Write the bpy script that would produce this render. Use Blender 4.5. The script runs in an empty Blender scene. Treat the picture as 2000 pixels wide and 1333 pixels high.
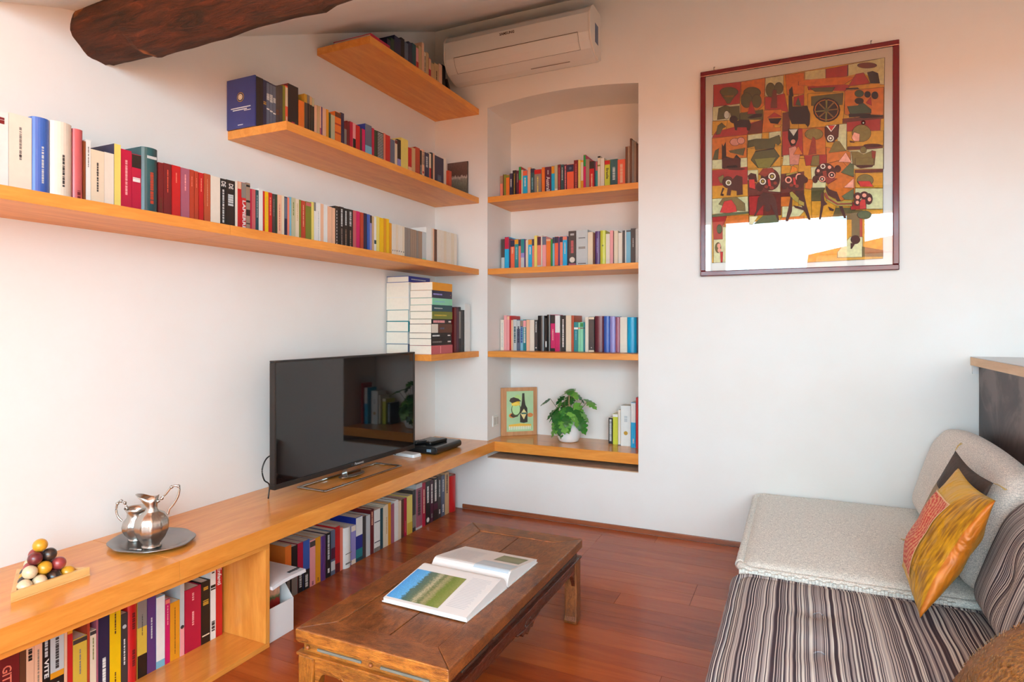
import bpy, bmesh, math, random
from mathutils import Vector, Matrix
from mathutils import noise as mnoise
R = math.radians
random.seed(7)
S = bpy.context.scene
COL = S.collection

# ------------------------------------------------------------------ camera
YAW = R(24.9); CS, SN = math.cos(YAW), math.sin(YAW)
CAMH, FPX, HZ = 1.2, 1207.0, 637.0
cd = bpy.data.cameras.new('camera'); cam = bpy.data.objects.new('camera', cd); COL.objects.link(cam)
cam.location = (0, 0, CAMH); cam.rotation_euler = (R(90), 0, YAW)
cd.sensor_width = 36; cd.lens = 36*FPX/2000; cd.shift_y = -(666.5-HZ)/2000
cd.clip_start = .05
S.camera = cam

# ------------------------------------------------------------------ sky, sun, exposure
S.view_settings.view_transform = 'Standard'; S.view_settings.look = 'None'
S.view_settings.gamma = 1; S.view_settings.use_curve_mapping = False
S.view_settings.exposure = -1.92
W = bpy.data.worlds.new('sky'); S.world = W; W.use_nodes = True
bg = W.node_tree.nodes['Background']
bg.inputs[0].default_value = (.54, .83, 1.0, 1); bg.inputs[1].default_value = 61.0
sd = bpy.data.lights.new('sun', 'SUN'); sun = bpy.data.objects.new('sun', sd); COL.objects.link(sun)
sd.energy = 800; sd.color = (1, .91, .76); sd.angle = R(.6)
sun.rotation_euler = (R(30), R(6), 0)       # high midday sun, reaching only the floor strip by the windows
for i, (px, w) in enumerate(((-1.225, .35), (-.175, 1.5), (1.6, 1.8))):   # sampling portals in the three window openings
    ld = bpy.data.lights.new('window_portal', 'AREA'); lo = bpy.data.objects.new('window_portal', ld); COL.objects.link(lo)
    ld.shape = 'RECTANGLE'; ld.size = w; ld.size_y = 1.92; ld.cycles.is_portal = True
    lo.location = (px, -1.6, 1.655); lo.rotation_euler = (R(90), 0, 0)      # looks into the room (+Y)

# ------------------------------------------------------------------ helpers
def P(px, py, X=None, Y=None, Z=None):
    """real point on a measured plane of the room (photograph measured in its 2000 x 1333 frame)"""
    u = (px-1000)/FPX; v = (HZ-py)/FPX
    d = Vector((-SN+CS*u, CS+SN*u, v))
    if X is not None: t = X/d.x
    elif Y is not None: t = Y/d.y
    else: t = (Z-CAMH)/d.z
    return Vector((d.x*t, d.y*t, CAMH+d.z*t))

def lin(c):
    return tuple(((v/255)/12.92 if v/255 <= .04045 else ((v/255+.055)/1.055)**2.4) for v in c)

MC = {}
def nt(name):
    m = bpy.data.materials.new(name); m.use_nodes = True
    t = m.node_tree; b = t.nodes['Principled BSDF']
    return m, t, b
def node(t, typ, **kw):
    n = t.nodes.new(typ)
    for k, v in kw.items(): setattr(n, k, v)
    return n
def setin(n, **kw):
    for k, v in kw.items(): n.inputs[k.replace('_', ' ')].default_value = v
def mat(rgb, rough=.5, metal=0, var=.08, scale=30, bump=.02, spec=.5, coat=0, name='paint'):
    """plain procedural material: colour with a fine mottling and relief"""
    key = (tuple(rgb), rough, metal, var, scale, bump, spec, coat)
    if key in MC: return MC[key]
    m, t, b = nt(name)
    c = lin(rgb)
    tc = node(t, 'ShaderNodeTexCoord'); nz = node(t, 'ShaderNodeTexNoise'); nz.inputs['Scale'].default_value = scale
    t.links.new(tc.outputs['Object'], nz.inputs['Vector'])
    mx = node(t, 'ShaderNodeMix', data_type='RGBA')
    mx.inputs[6].default_value = tuple(x*(1-var) for x in c)+(1,); mx.inputs[7].default_value = tuple(min(1, x*(1+var)) for x in c)+(1,)
    t.links.new(nz.outputs['Fac'], mx.inputs[0]); t.links.new(mx.outputs[2], b.inputs['Base Color'])
    if bump:
        bp = node(t, 'ShaderNodeBump'); bp.inputs['Strength'].default_value = bump; bp.inputs['Distance'].default_value = .01
        t.links.new(nz.outputs['Fac'], bp.inputs['Height']); t.links.new(bp.outputs[0], b.inputs['Normal'])
    b.inputs['Roughness'].default_value = rough; b.inputs['Metallic'].default_value = metal
    b.inputs['Specular IOR Level'].default_value = spec; b.inputs['Coat Weight'].default_value = coat; b.inputs['Coat Roughness'].default_value = .06
    MC[key] = m; return m
def wood(c1, c2, axis='Y', scale=9, rough=.3, coat=.3, stretch=14, name='wood', dark=None, bump=.05, off=0, spec=.5, patina=0):
    key = ('w', c1, c2, axis, scale, rough, coat, stretch, off, dark, patina)
    if key in MC: return MC[key]
    m, t, b = nt(name)
    tc = node(t, 'ShaderNodeTexCoord'); mp = node(t, 'ShaderNodeMapping')
    s = [scale]*3; s['XYZ'.index(axis)] = scale/stretch; mp.inputs['Scale'].default_value = s; mp.inputs['Location'].default_value = (off, off*1.7, off*.6)
    t.links.new(tc.outputs['Object'], mp.inputs[0])
    nz = node(t, 'ShaderNodeTexNoise'); setin(nz, Scale=3.0, Detail=6.0, Roughness=.62, Distortion=1.2); t.links.new(mp.outputs[0], nz.inputs['Vector'])
    nf = node(t, 'ShaderNodeTexNoise'); setin(nf, Scale=26.0, Detail=3.0); t.links.new(mp.outputs[0], nf.inputs['Vector'])
    rp = node(t, 'ShaderNodeValToRGB'); rp.color_ramp.elements[0].position = .3; rp.color_ramp.elements[1].position = .72
    rp.color_ramp.elements[0].color = lin(c1)+(1,); rp.color_ramp.elements[1].color = lin(c2)+(1,)
    if dark:
        e = rp.color_ramp.elements.new(.2); e.color = lin(dark)+(1,)
    ad = node(t, 'ShaderNodeMath', operation='MULTIPLY_ADD'); ad.inputs[1].default_value = .25
    t.links.new(nf.outputs['Fac'], ad.inputs[0]); t.links.new(nz.outputs['Fac'], ad.inputs[2])
    sb = node(t, 'ShaderNodeMath', operation='SUBTRACT'); sb.inputs[1].default_value = .125; t.links.new(ad.outputs[0], sb.inputs[0])
    t.links.new(sb.outputs[0], rp.inputs[0]); t.links.new(rp.outputs[0], b.inputs['Base Color'])
    if patina:   # wear and old polish in blotches
        pn = node(t, 'ShaderNodeTexNoise'); setin(pn, Scale=9.0, Detail=7.0, Roughness=.7); t.links.new(tc.outputs['Object'], pn.inputs['Vector'])
        pr_ = node(t, 'ShaderNodeMapRange'); pr_.inputs[1].default_value = .38; pr_.inputs[2].default_value = .60; pr_.inputs[3].default_value = 1-patina; pr_.inputs[4].default_value = 1.1; t.links.new(pn.outputs['Fac'], pr_.inputs[0])
        px_ = node(t, 'ShaderNodeMix', data_type='RGBA', blend_type='MULTIPLY'); px_.inputs[0].default_value = 1; t.links.new(rp.outputs[0], px_.inputs[6]); t.links.new(pr_.outputs[0], px_.inputs[7]); t.links.new(px_.outputs[2], b.inputs['Base Color'])
    bp = node(t, 'ShaderNodeBump'); bp.inputs['Strength'].default_value = bump; bp.inputs['Distance'].default_value = .01
    t.links.new(nf.outputs['Fac'], bp.inputs['Height']); t.links.new(bp.outputs[0], b.inputs['Normal'])
    b.inputs['Roughness'].default_value = rough; b.inputs['Coat Weight'].default_value = coat; b.inputs['Coat Roughness'].default_value = .12
    b.inputs['Specular IOR Level'].default_value = spec
    MC[key] = m; return m

def add_box(bm, x0, x1, y0, y1, z0, z1, mi=0):
    vs = [bm.verts.new(p) for p in ((x0,y0,z0),(x1,y0,z0),(x1,y1,z0),(x0,y1,z0),(x0,y0,z1),(x1,y0,z1),(x1,y1,z1),(x0,y1,z1))]
    fs = [bm.faces.new([vs[i] for i in f]) for f in ((0,3,2,1),(4,5,6,7),(0,1,5,4),(1,2,6,5),(2,3,7,6),(3,0,4,7))]
    for f in fs: f.material_index = mi
    return fs
def add_prism(bm, pts, fn0, fn1, mi=0):
    a = [bm.verts.new(fn0(*p)) for p in pts]; b = [bm.verts.new(fn1(*p)) for p in pts]
    n = len(pts); fs = [bm.faces.new(a), bm.faces.new(b[::-1])]
    for i in range(n): fs.append(bm.faces.new((a[i], b[i], b[(i+1) % n], a[(i+1) % n])))
    for f in fs: f.material_index = mi
    return fs
def add_tube(bm, pts, r, n=8, cap=True, mi=0):
    rings = []; pts = [Vector(p) for p in pts]; up = Vector((0, 0, 1))
    for i, p in enumerate(pts):
        d = (pts[min(i+1, len(pts)-1)]-pts[max(i-1, 0)]).normalized()
        a = d.cross(up)
        if a.length < .05: a = d.cross(Vector((1, 0, 0)))
        a.normalize(); b = d.cross(a); rr = r[i] if isinstance(r, (list, tuple)) else r
        rings.append([bm.verts.new(p+(a*math.cos(t)+b*math.sin(t))*rr) for t in (2*math.pi*k/n for k in range(n))])
    for i in range(len(rings)-1):
        for k in range(n):
            f = bm.faces.new((rings[i][k], rings[i][(k+1) % n], rings[i+1][(k+1) % n], rings[i+1][k])); f.smooth = True; f.material_index = mi
    if cap: bm.faces.new(rings[0][::-1]); bm.faces.new(rings[-1])
def add_lathe(bm, prof, n=32, cx=0, cy=0, rf=None, close=True):
    rings = []
    for i, (r, z) in enumerate(prof):
        ring = []
        for k in range(n):
            t = 2*math.pi*k/n; rr, zz = (r, z) if rf is None else rf(r, z, t, i)
            ring.append(bm.verts.new((cx+rr*math.cos(t), cy+rr*math.sin(t), zz)))
        rings.append(ring)
    for i in range(len(rings)-1):
        for k in range(n):
            f = bm.faces.new((rings[i][k], rings[i][(k+1) % n], rings[i+1][(k+1) % n], rings[i+1][k])); f.smooth = True
    if close: bm.faces.new(rings[0][::-1]); bm.faces.new(rings[-1])
def obj(name, bm, m, parent=None, bevel=0, smooth=False, seg=2):
    bmesh.ops.recalc_face_normals(bm, faces=bm.faces[:])
    me = bpy.data.meshes.new(name); bm.to_mesh(me); bm.free()
    for x in (m if isinstance(m, (list, tuple)) else [m]): me.materials.append(x)
    if smooth:
        for p in me.polygons: p.use_smooth = True
    o = bpy.data.objects.new(name, me); COL.objects.link(o)
    if parent: o.parent = parent
    if bevel:
        md = o.modifiers.new('bevel', 'BEVEL'); md.width = bevel; md.segments = seg; md.limit_method = 'ANGLE'; md.angle_limit = R(40)
    return o
def BM(): return bmesh.new()
def box(name, x0, x1, y0, y1, z0, z1, m, parent=None, bevel=0):
    bm = BM(); add_box(bm, x0, x1, y0, y1, z0, z1); return obj(name, bm, m, parent, bevel)
def tag(o, label, cat, group=None):
    o['label'] = label; o['category'] = cat
    if group: o['group'] = group
    return o
def thing(name, label, cat, loc=(0,0,0), rz=0, group=None):
    o = bpy.data.objects.new(name, None); COL.objects.link(o); o.location = loc; o.rotation_euler = (0, 0, rz); o.empty_display_size = .05
    return tag(o, label, cat, group)
def struct(o): o['kind'] = 'structure'; return o
def bez(p, n=12):
    """catmull-rom through points"""
    p = [Vector(q) for q in p]; q = [p[0]*2-p[1]]+p+[p[-1]*2-p[-2]]; out = []
    for i in range(1, len(q)-2):
        for k in range(n):
            t = k/n; a, b, c, d = q[i-1:i+3]
            out.append(.5*((2*b)+(c-a)*t+(2*a-5*b+4*c-d)*t*t+(3*b-a-3*c+d)*t**3))
    return out+[p[-1]]
def text(body, size, M, m, parent, name='lettering', spacing=1, bold=0, extr=.0003, xs=1, align='CENTER', shear=0):
    cu = bpy.data.curves.new('t', 'FONT'); cu.body = body; cu.size = size; cu.resolution_u = 2; cu.align_x = align; cu.align_y = 'CENTER'
    cu.space_character = spacing; cu.offset = bold; cu.extrude = extr; cu.shear = shear
    to = bpy.data.objects.new('t', cu); me = bpy.data.meshes.new_from_object(to); bpy.data.objects.remove(to); bpy.data.curves.remove(cu)
    me.name = name; me.materials.clear(); me.materials.append(m); me.transform(Matrix.Diagonal((xs, 1, 1, 1)))
    o = bpy.data.objects.new(name, me); COL.objects.link(o); o.parent = parent; o.matrix_local = M; return o

# ------------------------------------------------------------------ room
XA, YB = -2.225, 3.563           # side wall, niche wall
XR, YW = 2.6, -1.6                # far side wall behind the sofa, window wall
def plaster():
    m, t, b = nt('white_plaster')
    tc = node(t, 'ShaderNodeTexCoord'); n1 = node(t, 'ShaderNodeTexNoise'); setin(n1, Scale=3.0, Detail=4.0); n2 = node(t, 'ShaderNodeTexNoise'); setin(n2, Scale=55.0, Detail=3.0)
    for n in (n1, n2): t.links.new(tc.outputs['Object'], n.inputs['Vector'])
    rp = node(t, 'ShaderNodeValToRGB'); rp.color_ramp.elements[0].color = lin((236, 228, 220))+(1,); rp.color_ramp.elements[1].color = lin((245, 240, 236))+(1,)
    t.links.new(n1.outputs['Fac'], rp.inputs[0]); t.links.new(rp.outputs[0], b.inputs['Base Color'])
    bp = node(t, 'ShaderNodeBump'); setin(bp, Strength=.05, Distance=.006); t.links.new(n2.outputs['Fac'], bp.inputs['Height'])
    bp2 = node(t, 'ShaderNodeBump'); setin(bp2, Strength=.05, Distance=.05); t.links.new(n1.outputs['Fac'], bp2.inputs['Height']); t.links.new(bp.outputs[0], bp2.inputs['Normal'])
    t.links.new(bp2.outputs[0], b.inputs['Normal']); b.inputs['Roughness'].default_value = .85; b.inputs['Specular IOR Level'].default_value = .2
    return m
PL = plaster()
struct(box('wall_left', XA-.2, XA, YW-.2, YB+.6, -.05, 3.6, PL))
NX0, NX1, NYB = -1.829, -.845, 3.923      # niche
bm = BM()
add_box(bm, XA, NX0, YB, YB+.6, -.05, 3.6)
add_box(bm, NX1, XR+.1, YB, YB+.6, -.05, 3.6)
add_box(bm, NX0, NX1, YB, YB+.6, -.05, .346)
add_box(bm, NX0, NX1, NYB, YB+.6, .346, 3.6)
N = 16; arch = []
for i in range(N+1):
    s = i/N; arch.append((NX0+(NX1-NX0)*s, 2.612+.035*(1-(2*s-1)**2)))
add_prism(bm, arch+[(NX1, 3.6), (NX0, 3.6)], lambda x, z: (x, YB, z), lambda x, z: (x, NYB, z))
bmesh.ops.remove_doubles(bm, verts=bm.verts[:], dist=1e-5)
struct(obj('wall_back', bm, PL))
struct(box('wall_right', XR, XR+.2, YW-.2, YB, -.05, 3.6, PL))
# rough dark sill left bare under the niche ledge
struct(box('trim_1', NX0, NX1, YB+.002, NYB, .346, .352, mat((196, 158, 126), .9, var=.3, scale=18, bump=.5)))
# wall with three window openings, behind the viewer
bm = BM()
for x0, x1, z0, z1 in ((XA, -1.40, .70, 2.61), (-1.05, -.925, .70, 2.61), (.576, .697, .70, 2.61), (2.5, XR, .70, 2.61), (XA, XR, 2.61, 3.0), (XA, XR, -.05, .70)):
    if x1 > x0: add_box(bm, x0, x1, YW-.12, YW, z0, z1)
struct(obj('wall_front', bm, PL))
WF = mat((205, 185, 165), .5)
for i, (x0, x1) in enumerate(((-1.40, -1.05), (-.925, .576), (.697, 2.5))):
    bm = BM(); z0, z1, f = .70, 2.61, .035
    add_box(bm, x0, x0+f, YW-.09, YW-.03, z0, z1); add_box(bm, x1-f, x1, YW-.09, YW-.03, z0, z1)
    add_box(bm, x0+f, x1-f, YW-.09, YW-.03, z0, z0+f); add_box(bm, x0+f, x1-f, YW-.09, YW-.03, z1-f, z1)
    struct(obj('window_%d' % (i+1), bm, WF))
# hand plastered ceiling that climbs from the window side to the niche wall
prof = [(YB+.1, 3.228), (3.1, 2.985), (2.6, 2.762), (1.9, 2.445), (1.5, 2.32), (1.234, 2.258), (1.0, 2.175), (.93, 2.70), (YW-.2, 2.70)]
bm = BM(); rows = []
for y, z in prof: rows.append([bm.verts.new((XA-.1+(XR+.2-XA)*i/12, y, z)) for i in range(13)])
top = [[bm.verts.new(v.co+Vector((0, 0, .25))) for v in (r[0], r[-1])] for r in rows]
for i in range(len(rows)-1):
    for k in range(12): bm.faces.new((rows[i][k], rows[i][k+1], rows[i+1][k+1], rows[i+1][k]))
    bm.faces.new((top[i][0], top[i][1], top[i+1][1], top[i+1][0]))
struct(obj('ceiling', bm, PL))

# floor: subfloor and single planks
fl = struct(box('floor', XA-.1, XR+.1, YW-.6, YB+.1, -.08, -.014, mat((60, 32, 20), .8)))
PW = .118
pm = [wood(a, b, 'X', 5, .26, .10, 9, 'floor_wood', off=i*3.1, spec=.3) for i, (a, b) in enumerate((((150, 66, 26), (172, 82, 34)), ((144, 62, 25), (168, 78, 32)), ((158, 72, 30), (182, 90, 38)), ((132, 54, 22), (160, 72, 30)), ((154, 68, 25), (176, 84, 32))))]
pmesh = {}
def plank(x0, x1, y0):
    L = round(x1-x0, 2); i = random.randrange(5); key = (L, i)
    if key not in pmesh:
        bm = BM(); add_box(bm, 0, L-.0012, 0, PW-.0012, -.014, 0)
        me = bpy.data.meshes.new('plank'); bmesh.ops.recalc_face_normals(bm, faces=bm.faces[:]); bm.to_mesh(me); bm.free(); me.materials.append(pm[i]); pmesh[key] = me
    o = bpy.data.objects.new('plank', pmesh[key]); COL.objects.link(o); o.parent = fl; o.location = (x0, y0, 0)
y = YB-.012-PW
while y > YW-.2:
    x = XA+random.choice((-.9, -.6, -.3)); 
    while x < XR:
        L = random.choice((.9, 1.2, 1.2, 1.5)); a, b = max(x, XA+.001), min(x+L, XR-.001)
        if b-a > .05: plank(a, b, y)
        x += L
    y -= PW
BBW = wood((120, 62, 36), (165, 96, 60), 'X', 9, .4, .2, name='skirting_wood')
bm = BM(); add_box(bm, XA+.215, 2.4, YB-.012, YB-.0005, 0, .028); struct(obj('baseboard_back', bm, BBW, bevel=.003))

bounce_rug = thing('bounce_rug', 'added pale woven mat below the windows, unseen, bouncing sunlight to the ceiling', 'bounce_rug', (0, 0, 0))  # added out of view: pale reflector sending sunlight up to the ceiling
bm = BM(); add_box(bm, -1.55, 2.2, -1.5, -.1, .0004, .010); obj('bounce_sheet', bm, mat((232, 184, 140), .95, var=.12, scale=90, bump=.4, name='bounce_wool'), bounce_rug, .003)

# old timber beam
def barkwood():
    m, t, b = nt('old_beam_wood')
    tc = node(t, 'ShaderNodeTexCoord'); mp = node(t, 'ShaderNodeMapping'); mp.inputs['Scale'].default_value = (2.2, 14, 14); t.links.new(tc.outputs['Object'], mp.inputs[0])
    a = node(t, 'ShaderNodeTexNoise'); setin(a, Scale=2.6, Detail=9.0, Roughness=.78, Distortion=1.0); t.links.new(mp.outputs[0], a.inputs['Vector'])
    v = node(t, 'ShaderNodeTexNoise'); setin(v, Scale=5.0, Detail=4.0); t.links.new(tc.outputs['Object'], v.inputs['Vector'])
    rp = node(t, 'ShaderNodeValToRGB'); e = rp.color_ramp.elements; e[0].position = .40; e[0].color = lin((18, 8, 5))+(1,); e[1].position = .62; e[1].color = lin((66, 30, 16))+(1,)
    n = e.new(.74); n.color = lin((104, 62, 38))+(1,)
    t.links.new(a.outputs['Fac'], rp.inputs[0])
    r2 = node(t, 'ShaderNodeValToRGB'); e = r2.color_ramp.elements; e[0].position = .66; e[0].color = (0, 0, 0, 1); e[1].position = .72; e[1].color = (1, 1, 1, 1); t.links.new(v.outputs['Fac'], r2.inputs[0])
    mx = node(t, 'ShaderNodeMix', data_type='RGBA'); mx.inputs[7].default_value = lin((150, 92, 44))+(1,); t.links.new(r2.outputs[0], mx.inputs[0]); t.links.new(rp.outputs[0], mx.inputs[6])
    t.links.new(mx.outputs[2], b.inputs['Base Color'])
    bp = node(t, 'ShaderNodeBump'); setin(bp, Strength=.9, Distance=.02); t.links.new(a.outputs['Fac'], bp.inputs['Height']); t.links.new(bp.outputs[0], b.inputs['Normal'])
    b.inputs['Roughness'].default_value = .7; b.inputs['Specular IOR Level'].default_value = .25; return m
bm = BM(); rings = []; nb = 40
for i in range(160):
    x = XA-.05+i*.03; ring = []
    for k in range(nb):
        t = 2*math.pi*k/nb
        g = min(1, max(0, (x+2.2)/.35)); sq = (abs(math.cos(t))**4+abs(math.sin(t))**4)**(-1/4); r = (.86+.14*sq)
        r *= 1+.10*mnoise.noise(Vector((x*1.4, math.cos(t)*1.3, math.sin(t)*1.3)))+.07*mnoise.noise(Vector((x*7, math.cos(t)*4, math.sin(t)*4)))
        if 4.0 < t < 5.3: r *= 1+(.10 if -1.98 < x < -1.25 else 0)
        ring.append(bm.verts.new((x, 1.362+r*.098*math.cos(t), 2.236+r*.115*math.sin(t))))
    rings.append(ring)
for i in range(len(rings)-1):
    for k in range(nb):
        f = bm.faces.new((rings[i][k], rings[i][(k+1) % nb], rings[i+1][(k+1) % nb], rings[i+1][k])); f.smooth = True
bm.faces.new(rings[0]); bm.faces.new(rings[-1][::-1])
tag(obj('ceiling_beam', bm, barkwood()), 'thick dark old timber beam under the sloping ceiling', 'beam')

# outside, seen only in reflections: terrace, parapet and a tiled roof
terr = struct(box('ground', -7, 7, -14, YW-.13, -.3, -.12, mat((212, 120, 62), .9, var=.2, scale=4, bump=.2)))
h = thing('neighbour_house', 'terracotta roofed house standing across the terrace', 'house', (2.3, -15.5, -.3))
bm = BM(); add_box(bm, -1.8, 1.8, -2, 2, 0, 3.6); obj('wall', bm, mat((225, 210, 190), .9), h)
bm = BM(); add_prism(bm, [(-2.05, 3.602), (2.05, 3.602), (.4, 4.12)], lambda x, z: (x, -2.3, z), lambda x, z: (x, 2.3, z)); obj('roof', bm, mat((205, 110, 70), .8, var=.25, scale=12), h)

# ------------------------------------------------------------------ fitted shelves and worktop
BEE = dict(name='beech')
def beech(ax, off=0, coat=.35): return wood((214, 130, 48), (238, 160, 72), ax, 6, .28 if coat > .2 else .42, coat, 8, 'beech_veneer', off=off, bump=.02)
SX = -1.890; TH = .037
def wallshelf(name, lab, y0, z, seams=(), off=0):
    t = thing(name, lab, 'shelf', (XA, y0, z-TH))
    ys = [y0]+list(seams)+[YB-.001]
    for i in range(len(ys)-1):
        bm = BM(); add_box(bm, .0005, SX-XA, ys[i]-y0+(.0006 if i else 0), ys[i+1]-y0-.0006, 0, TH); obj('board', bm, beech('Y', off+i, .08), t, .0015)
    return t
ZS = (.456, 1.036, 1.570, 2.036, 2.614)
wallshelf('wall_shelf', 'longest beech shelf on the side wall, running above the television', .2, ZS[2], (1.62,), 1)
wallshelf('wall_shelf', 'beech shelf with blue box set at its end, second from the ceiling', 1.893, ZS[3], (), 3)
wallshelf('wall_shelf', 'highest beech shelf close under the ceiling beside the air conditioner', 2.435, ZS[4], (), 5)
wallshelf('wall_shelf', 'short beech shelf behind the television carrying two stacks of books', 2.985, ZS[1], (), 7)
for i, (z, lab) in enumerate(((ZS[3], 'topmost beech shelf inside the arched niche, holding travel guides'), (ZS[2], 'middle beech shelf inside the niche, holding guides and grey novels'), (ZS[1], 'lowest thin beech shelf inside the niche, above the plant'))):
    t = thing('niche_shelf', lab, 'shelf', (NX0, YB, z-TH))
    bm = BM(); add_box(bm, .0008, NX1-NX0-.0008, .002, NYB-YB-.001, 0, TH); obj('board', bm, beech('X', 9+i, .08), t, .0015)
t = thing('niche_ledge', 'thick glossy beech ledge at the bottom of the niche under the potted plant', 'shelf', (NX0, YB, .393))
bm = BM(); add_box(bm, .0415, NX1-NX0-.001, .0, NYB-YB-.001, 0, .063); add_box(bm, .0008, .042, .012, NYB-YB-.001, 0, .063); obj('board', bm, beech('X', 12), t, .001)
WX = -1.777
wt = thing('worktop', 'long low glossy beech worktop along the side wall carrying the television', 'worktop', (XA, .2, .393))
for i, (a, b) in enumerate(((.2, 1.332), (1.3325, YB-.001))):
    bm = BM(); add_box(bm, .0008, WX-XA, a-.2, b-.2, 0, .063); obj('board', bm, beech('Y', 14+i), wt, .0012)
cb = thing('low_cabinet', 'open beech cabinet full of books under the near end of the worktop', 'cabinet', (XA, .2, 0))
CY1 = 1.712; CX = -1.792-XA
def cbox(nm, *a, o=0): bm = BM(); add_box(bm, *a); return obj(nm, bm, beech('Y', 20+o), cb, .001)
cbox('top_panel', .0008, CX, 0, CY1-.2, .372, .3925); cbox('bottom_panel', .0008, CX, 0, CY1-.2, .0005, .02, o=1)
bm = BM(); add_box(bm, .0008, CX, CY1-.2-.02, CY1-.2, .0205, .3715); obj('side_panel', bm, beech('Z', 23), cb, .001)
bm = BM(); add_box(bm, .0008, .010, 0, CY1-.2-.021, .0205, .3715); obj('back_panel', bm, beech('Y', 24), cb)
# ------------------------------------------------------------------ books
C = dict(white=(238,234,228), ivory=(236,222,204), cream=(232,212,184), tan=(206,168,122), peach=(236,184,150), pink=(238,158,158), rose=(190,92,96),
 red=(190,28,30), crimson=(176,18,58), maroon=(100,22,28), brick=(176,62,38), terracotta=(176,78,46), brown=(88,52,34), chestnut=(120,62,30), orange=(234,120,40), coral=(236,100,66),
 amber=(226,150,30), yellow=(240,190,10), mustard=(214,178,66), lemon=(236,214,110), lime=(206,206,60), olive=(116,122,40), green=(20,120,60), darkgreen=(24,56,40), mint=(130,206,170),
 teal=(14,120,130), petrol=(22,66,78), cyan=(0,160,215), skyblue=(120,180,205), blue=(40,84,170), cobalt=(20,40,130), navy=(22,28,62), lavender=(140,136,196), purple=(78,50,110), plum=(70,20,50),
 mauve=(160,90,110), magenta=(200,24,96), grey=(130,124,118), silver=(196,200,200), taupe=(150,128,110), charcoal=(54,52,54), black=(20,18,20), burgundy=(96,34,48), salmon=(232,128,104), slate=(82,96,120), gold=(196,150,50), sage=(186,184,150))
NICE = dict(skyblue='sky blue', darkgreen='dark green')
PAGE = mat((238, 226, 208), .9, var=.05, scale=60, bump=.1)
def cm(c, rough=.4): return mat(C[c], rough, var=.06, scale=40, bump=.01, name=c+'_cover')
def make_book(name, t, d, h, col, fl=(), parent=None, M=None, lead=0):
    """local: x across the spine, y into the shelf (spine at 0), z up"""
    b = .0028 if 'h' in fl else .0012
    b = min(b, t*.18); bm = BM(); rd = 'r' in fl
    if rd: sp = [(t*i/8, -.22*t*math.sin(math.pi*i/8)**.7+.002) for i in range(9)]
    else: sp = [(0, 0), (t, 0)]
    out = [(0, d)]+[p for p in sp]+[(t, d), (t-b, d), (t-b, b+.001), (b, b+.001), (b, d)]
    fs = add_prism(bm, out, lambda x, y: (x, y, 0), lambda x, y: (x, y, h))
    side = [f[2:] for f in fl if f.startswith('s:')]
    mats = [cm(col, .28 if rd or 'g' in fl else .42)]
    if side:
        mats.append(cm(side[0])); fs[2].material_index = 1
    rt = thing(name, '', 'book') if parent is None else parent
    cv = obj('cover', bm, mats, rt)
    bm = BM(); add_box(bm, b+.0001, t-b-.0001, b+.0012, d-(.004 if 'h' in fl else .0012), .0025 if 'h' in fl else .0004, h-(.003 if 'h' in fl else .0006))
    obj('pages', bm, PAGE, rt)
    y0 = -.22*t*1.0+.0012 if rd else -.0005
    lt = BM(); nl = 0
    for f in fl:
        p = f.split(':')
        if p[0] == 'b':       # b:colour:from:to  a band printed round the spine
            bm = BM(); e = .0002; yy = -.0004
            if rd: continue
            add_box(bm, e, t-e, yy, 0, h*float(p[2]), h*float(p[3])); obj('spine_band', bm, cm(p[1]), cv)
            y0 = -.0008
        elif p[0] == 'l':     # l:colour:from:to:width  rows of print too small to read
            z, z1, w = h*float(p[2]), h*float(p[3]), t*float(p[4]) if len(p) > 4 else t*.3
            x0 = (t-w)/2; rng = random.Random(int(t*1e6)+len(fl)); bm = BM()
            while z < z1:
                s = min(rng.uniform(.003, .011), z1-z)
                if s > .0015: add_box(bm, x0, x0+w, y0-.0002, y0+.0002, z, z+s)
                z += s+rng.choice((.0012, .0012, .003))
            obj('lettering', bm, cm(p[1]), cv)
        elif p[0] == 'o':     # o:colour:height:radius  a round emblem
            bm = BM(); rr = t*float(p[3]); n = 14
            add_prism(bm, [(t/2+rr*math.cos(2*math.pi*k/n), h*float(p[2])+rr*math.sin(2*math.pi*k/n)) for k in range(n)], lambda x, z: (x, y0-.0003, z), lambda x, z: (x, y0+.0002, z)); obj('emblem', bm, cm(p[1]), cv)
        elif p[0] == 'T':     # T:words:colour:height centre:length:cap height   words reading downwards
            sz = float(p[5])*t; M4 = Matrix.Translation((t*.5, y0-.0003, h*float(p[3]))) @ Matrix(((0, 1, 0, 0), (0, 0, -1, 0), (-1, 0, 0, 0), (0, 0, 0, 1)))
            o = text(p[1], sz*1.35, M4, cm(p[2]), cv, bold=.0004); wd = o.dimensions.x or 1
            o.data.transform(Matrix.Diagonal((h*float(p[4])/wd, 1, 1, 1)))
        elif p[0] == 'R':     # words upright and readable across, reading upwards
            sz = float(p[5])*t; M4 = Matrix.Translation((t*.5, y0-.0003, h*float(p[3]))) @ Matrix(((0, -1, 0, 0), (0, 0, -1, 0), (1, 0, 0, 0), (0, 0, 0, 1)))
            o = text(p[1], sz*1.35, M4, cm(p[2]), cv, bold=.0004); wd = o.dimensions.x or 1
            o.data.transform(Matrix.Diagonal((h*float(p[4])/wd, 1, 1, 1)))
        elif p[0] == 'w':     # spiral binding
            bm = BM(); z = .006
            while z < h-.004: add_box(bm, t*.1, t*.9, -.0018, .001, z, z+.003); z += .0085
            obj('spiral_binding', bm, cm('silver'), cv)
    lt.free()
    return rt

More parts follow.
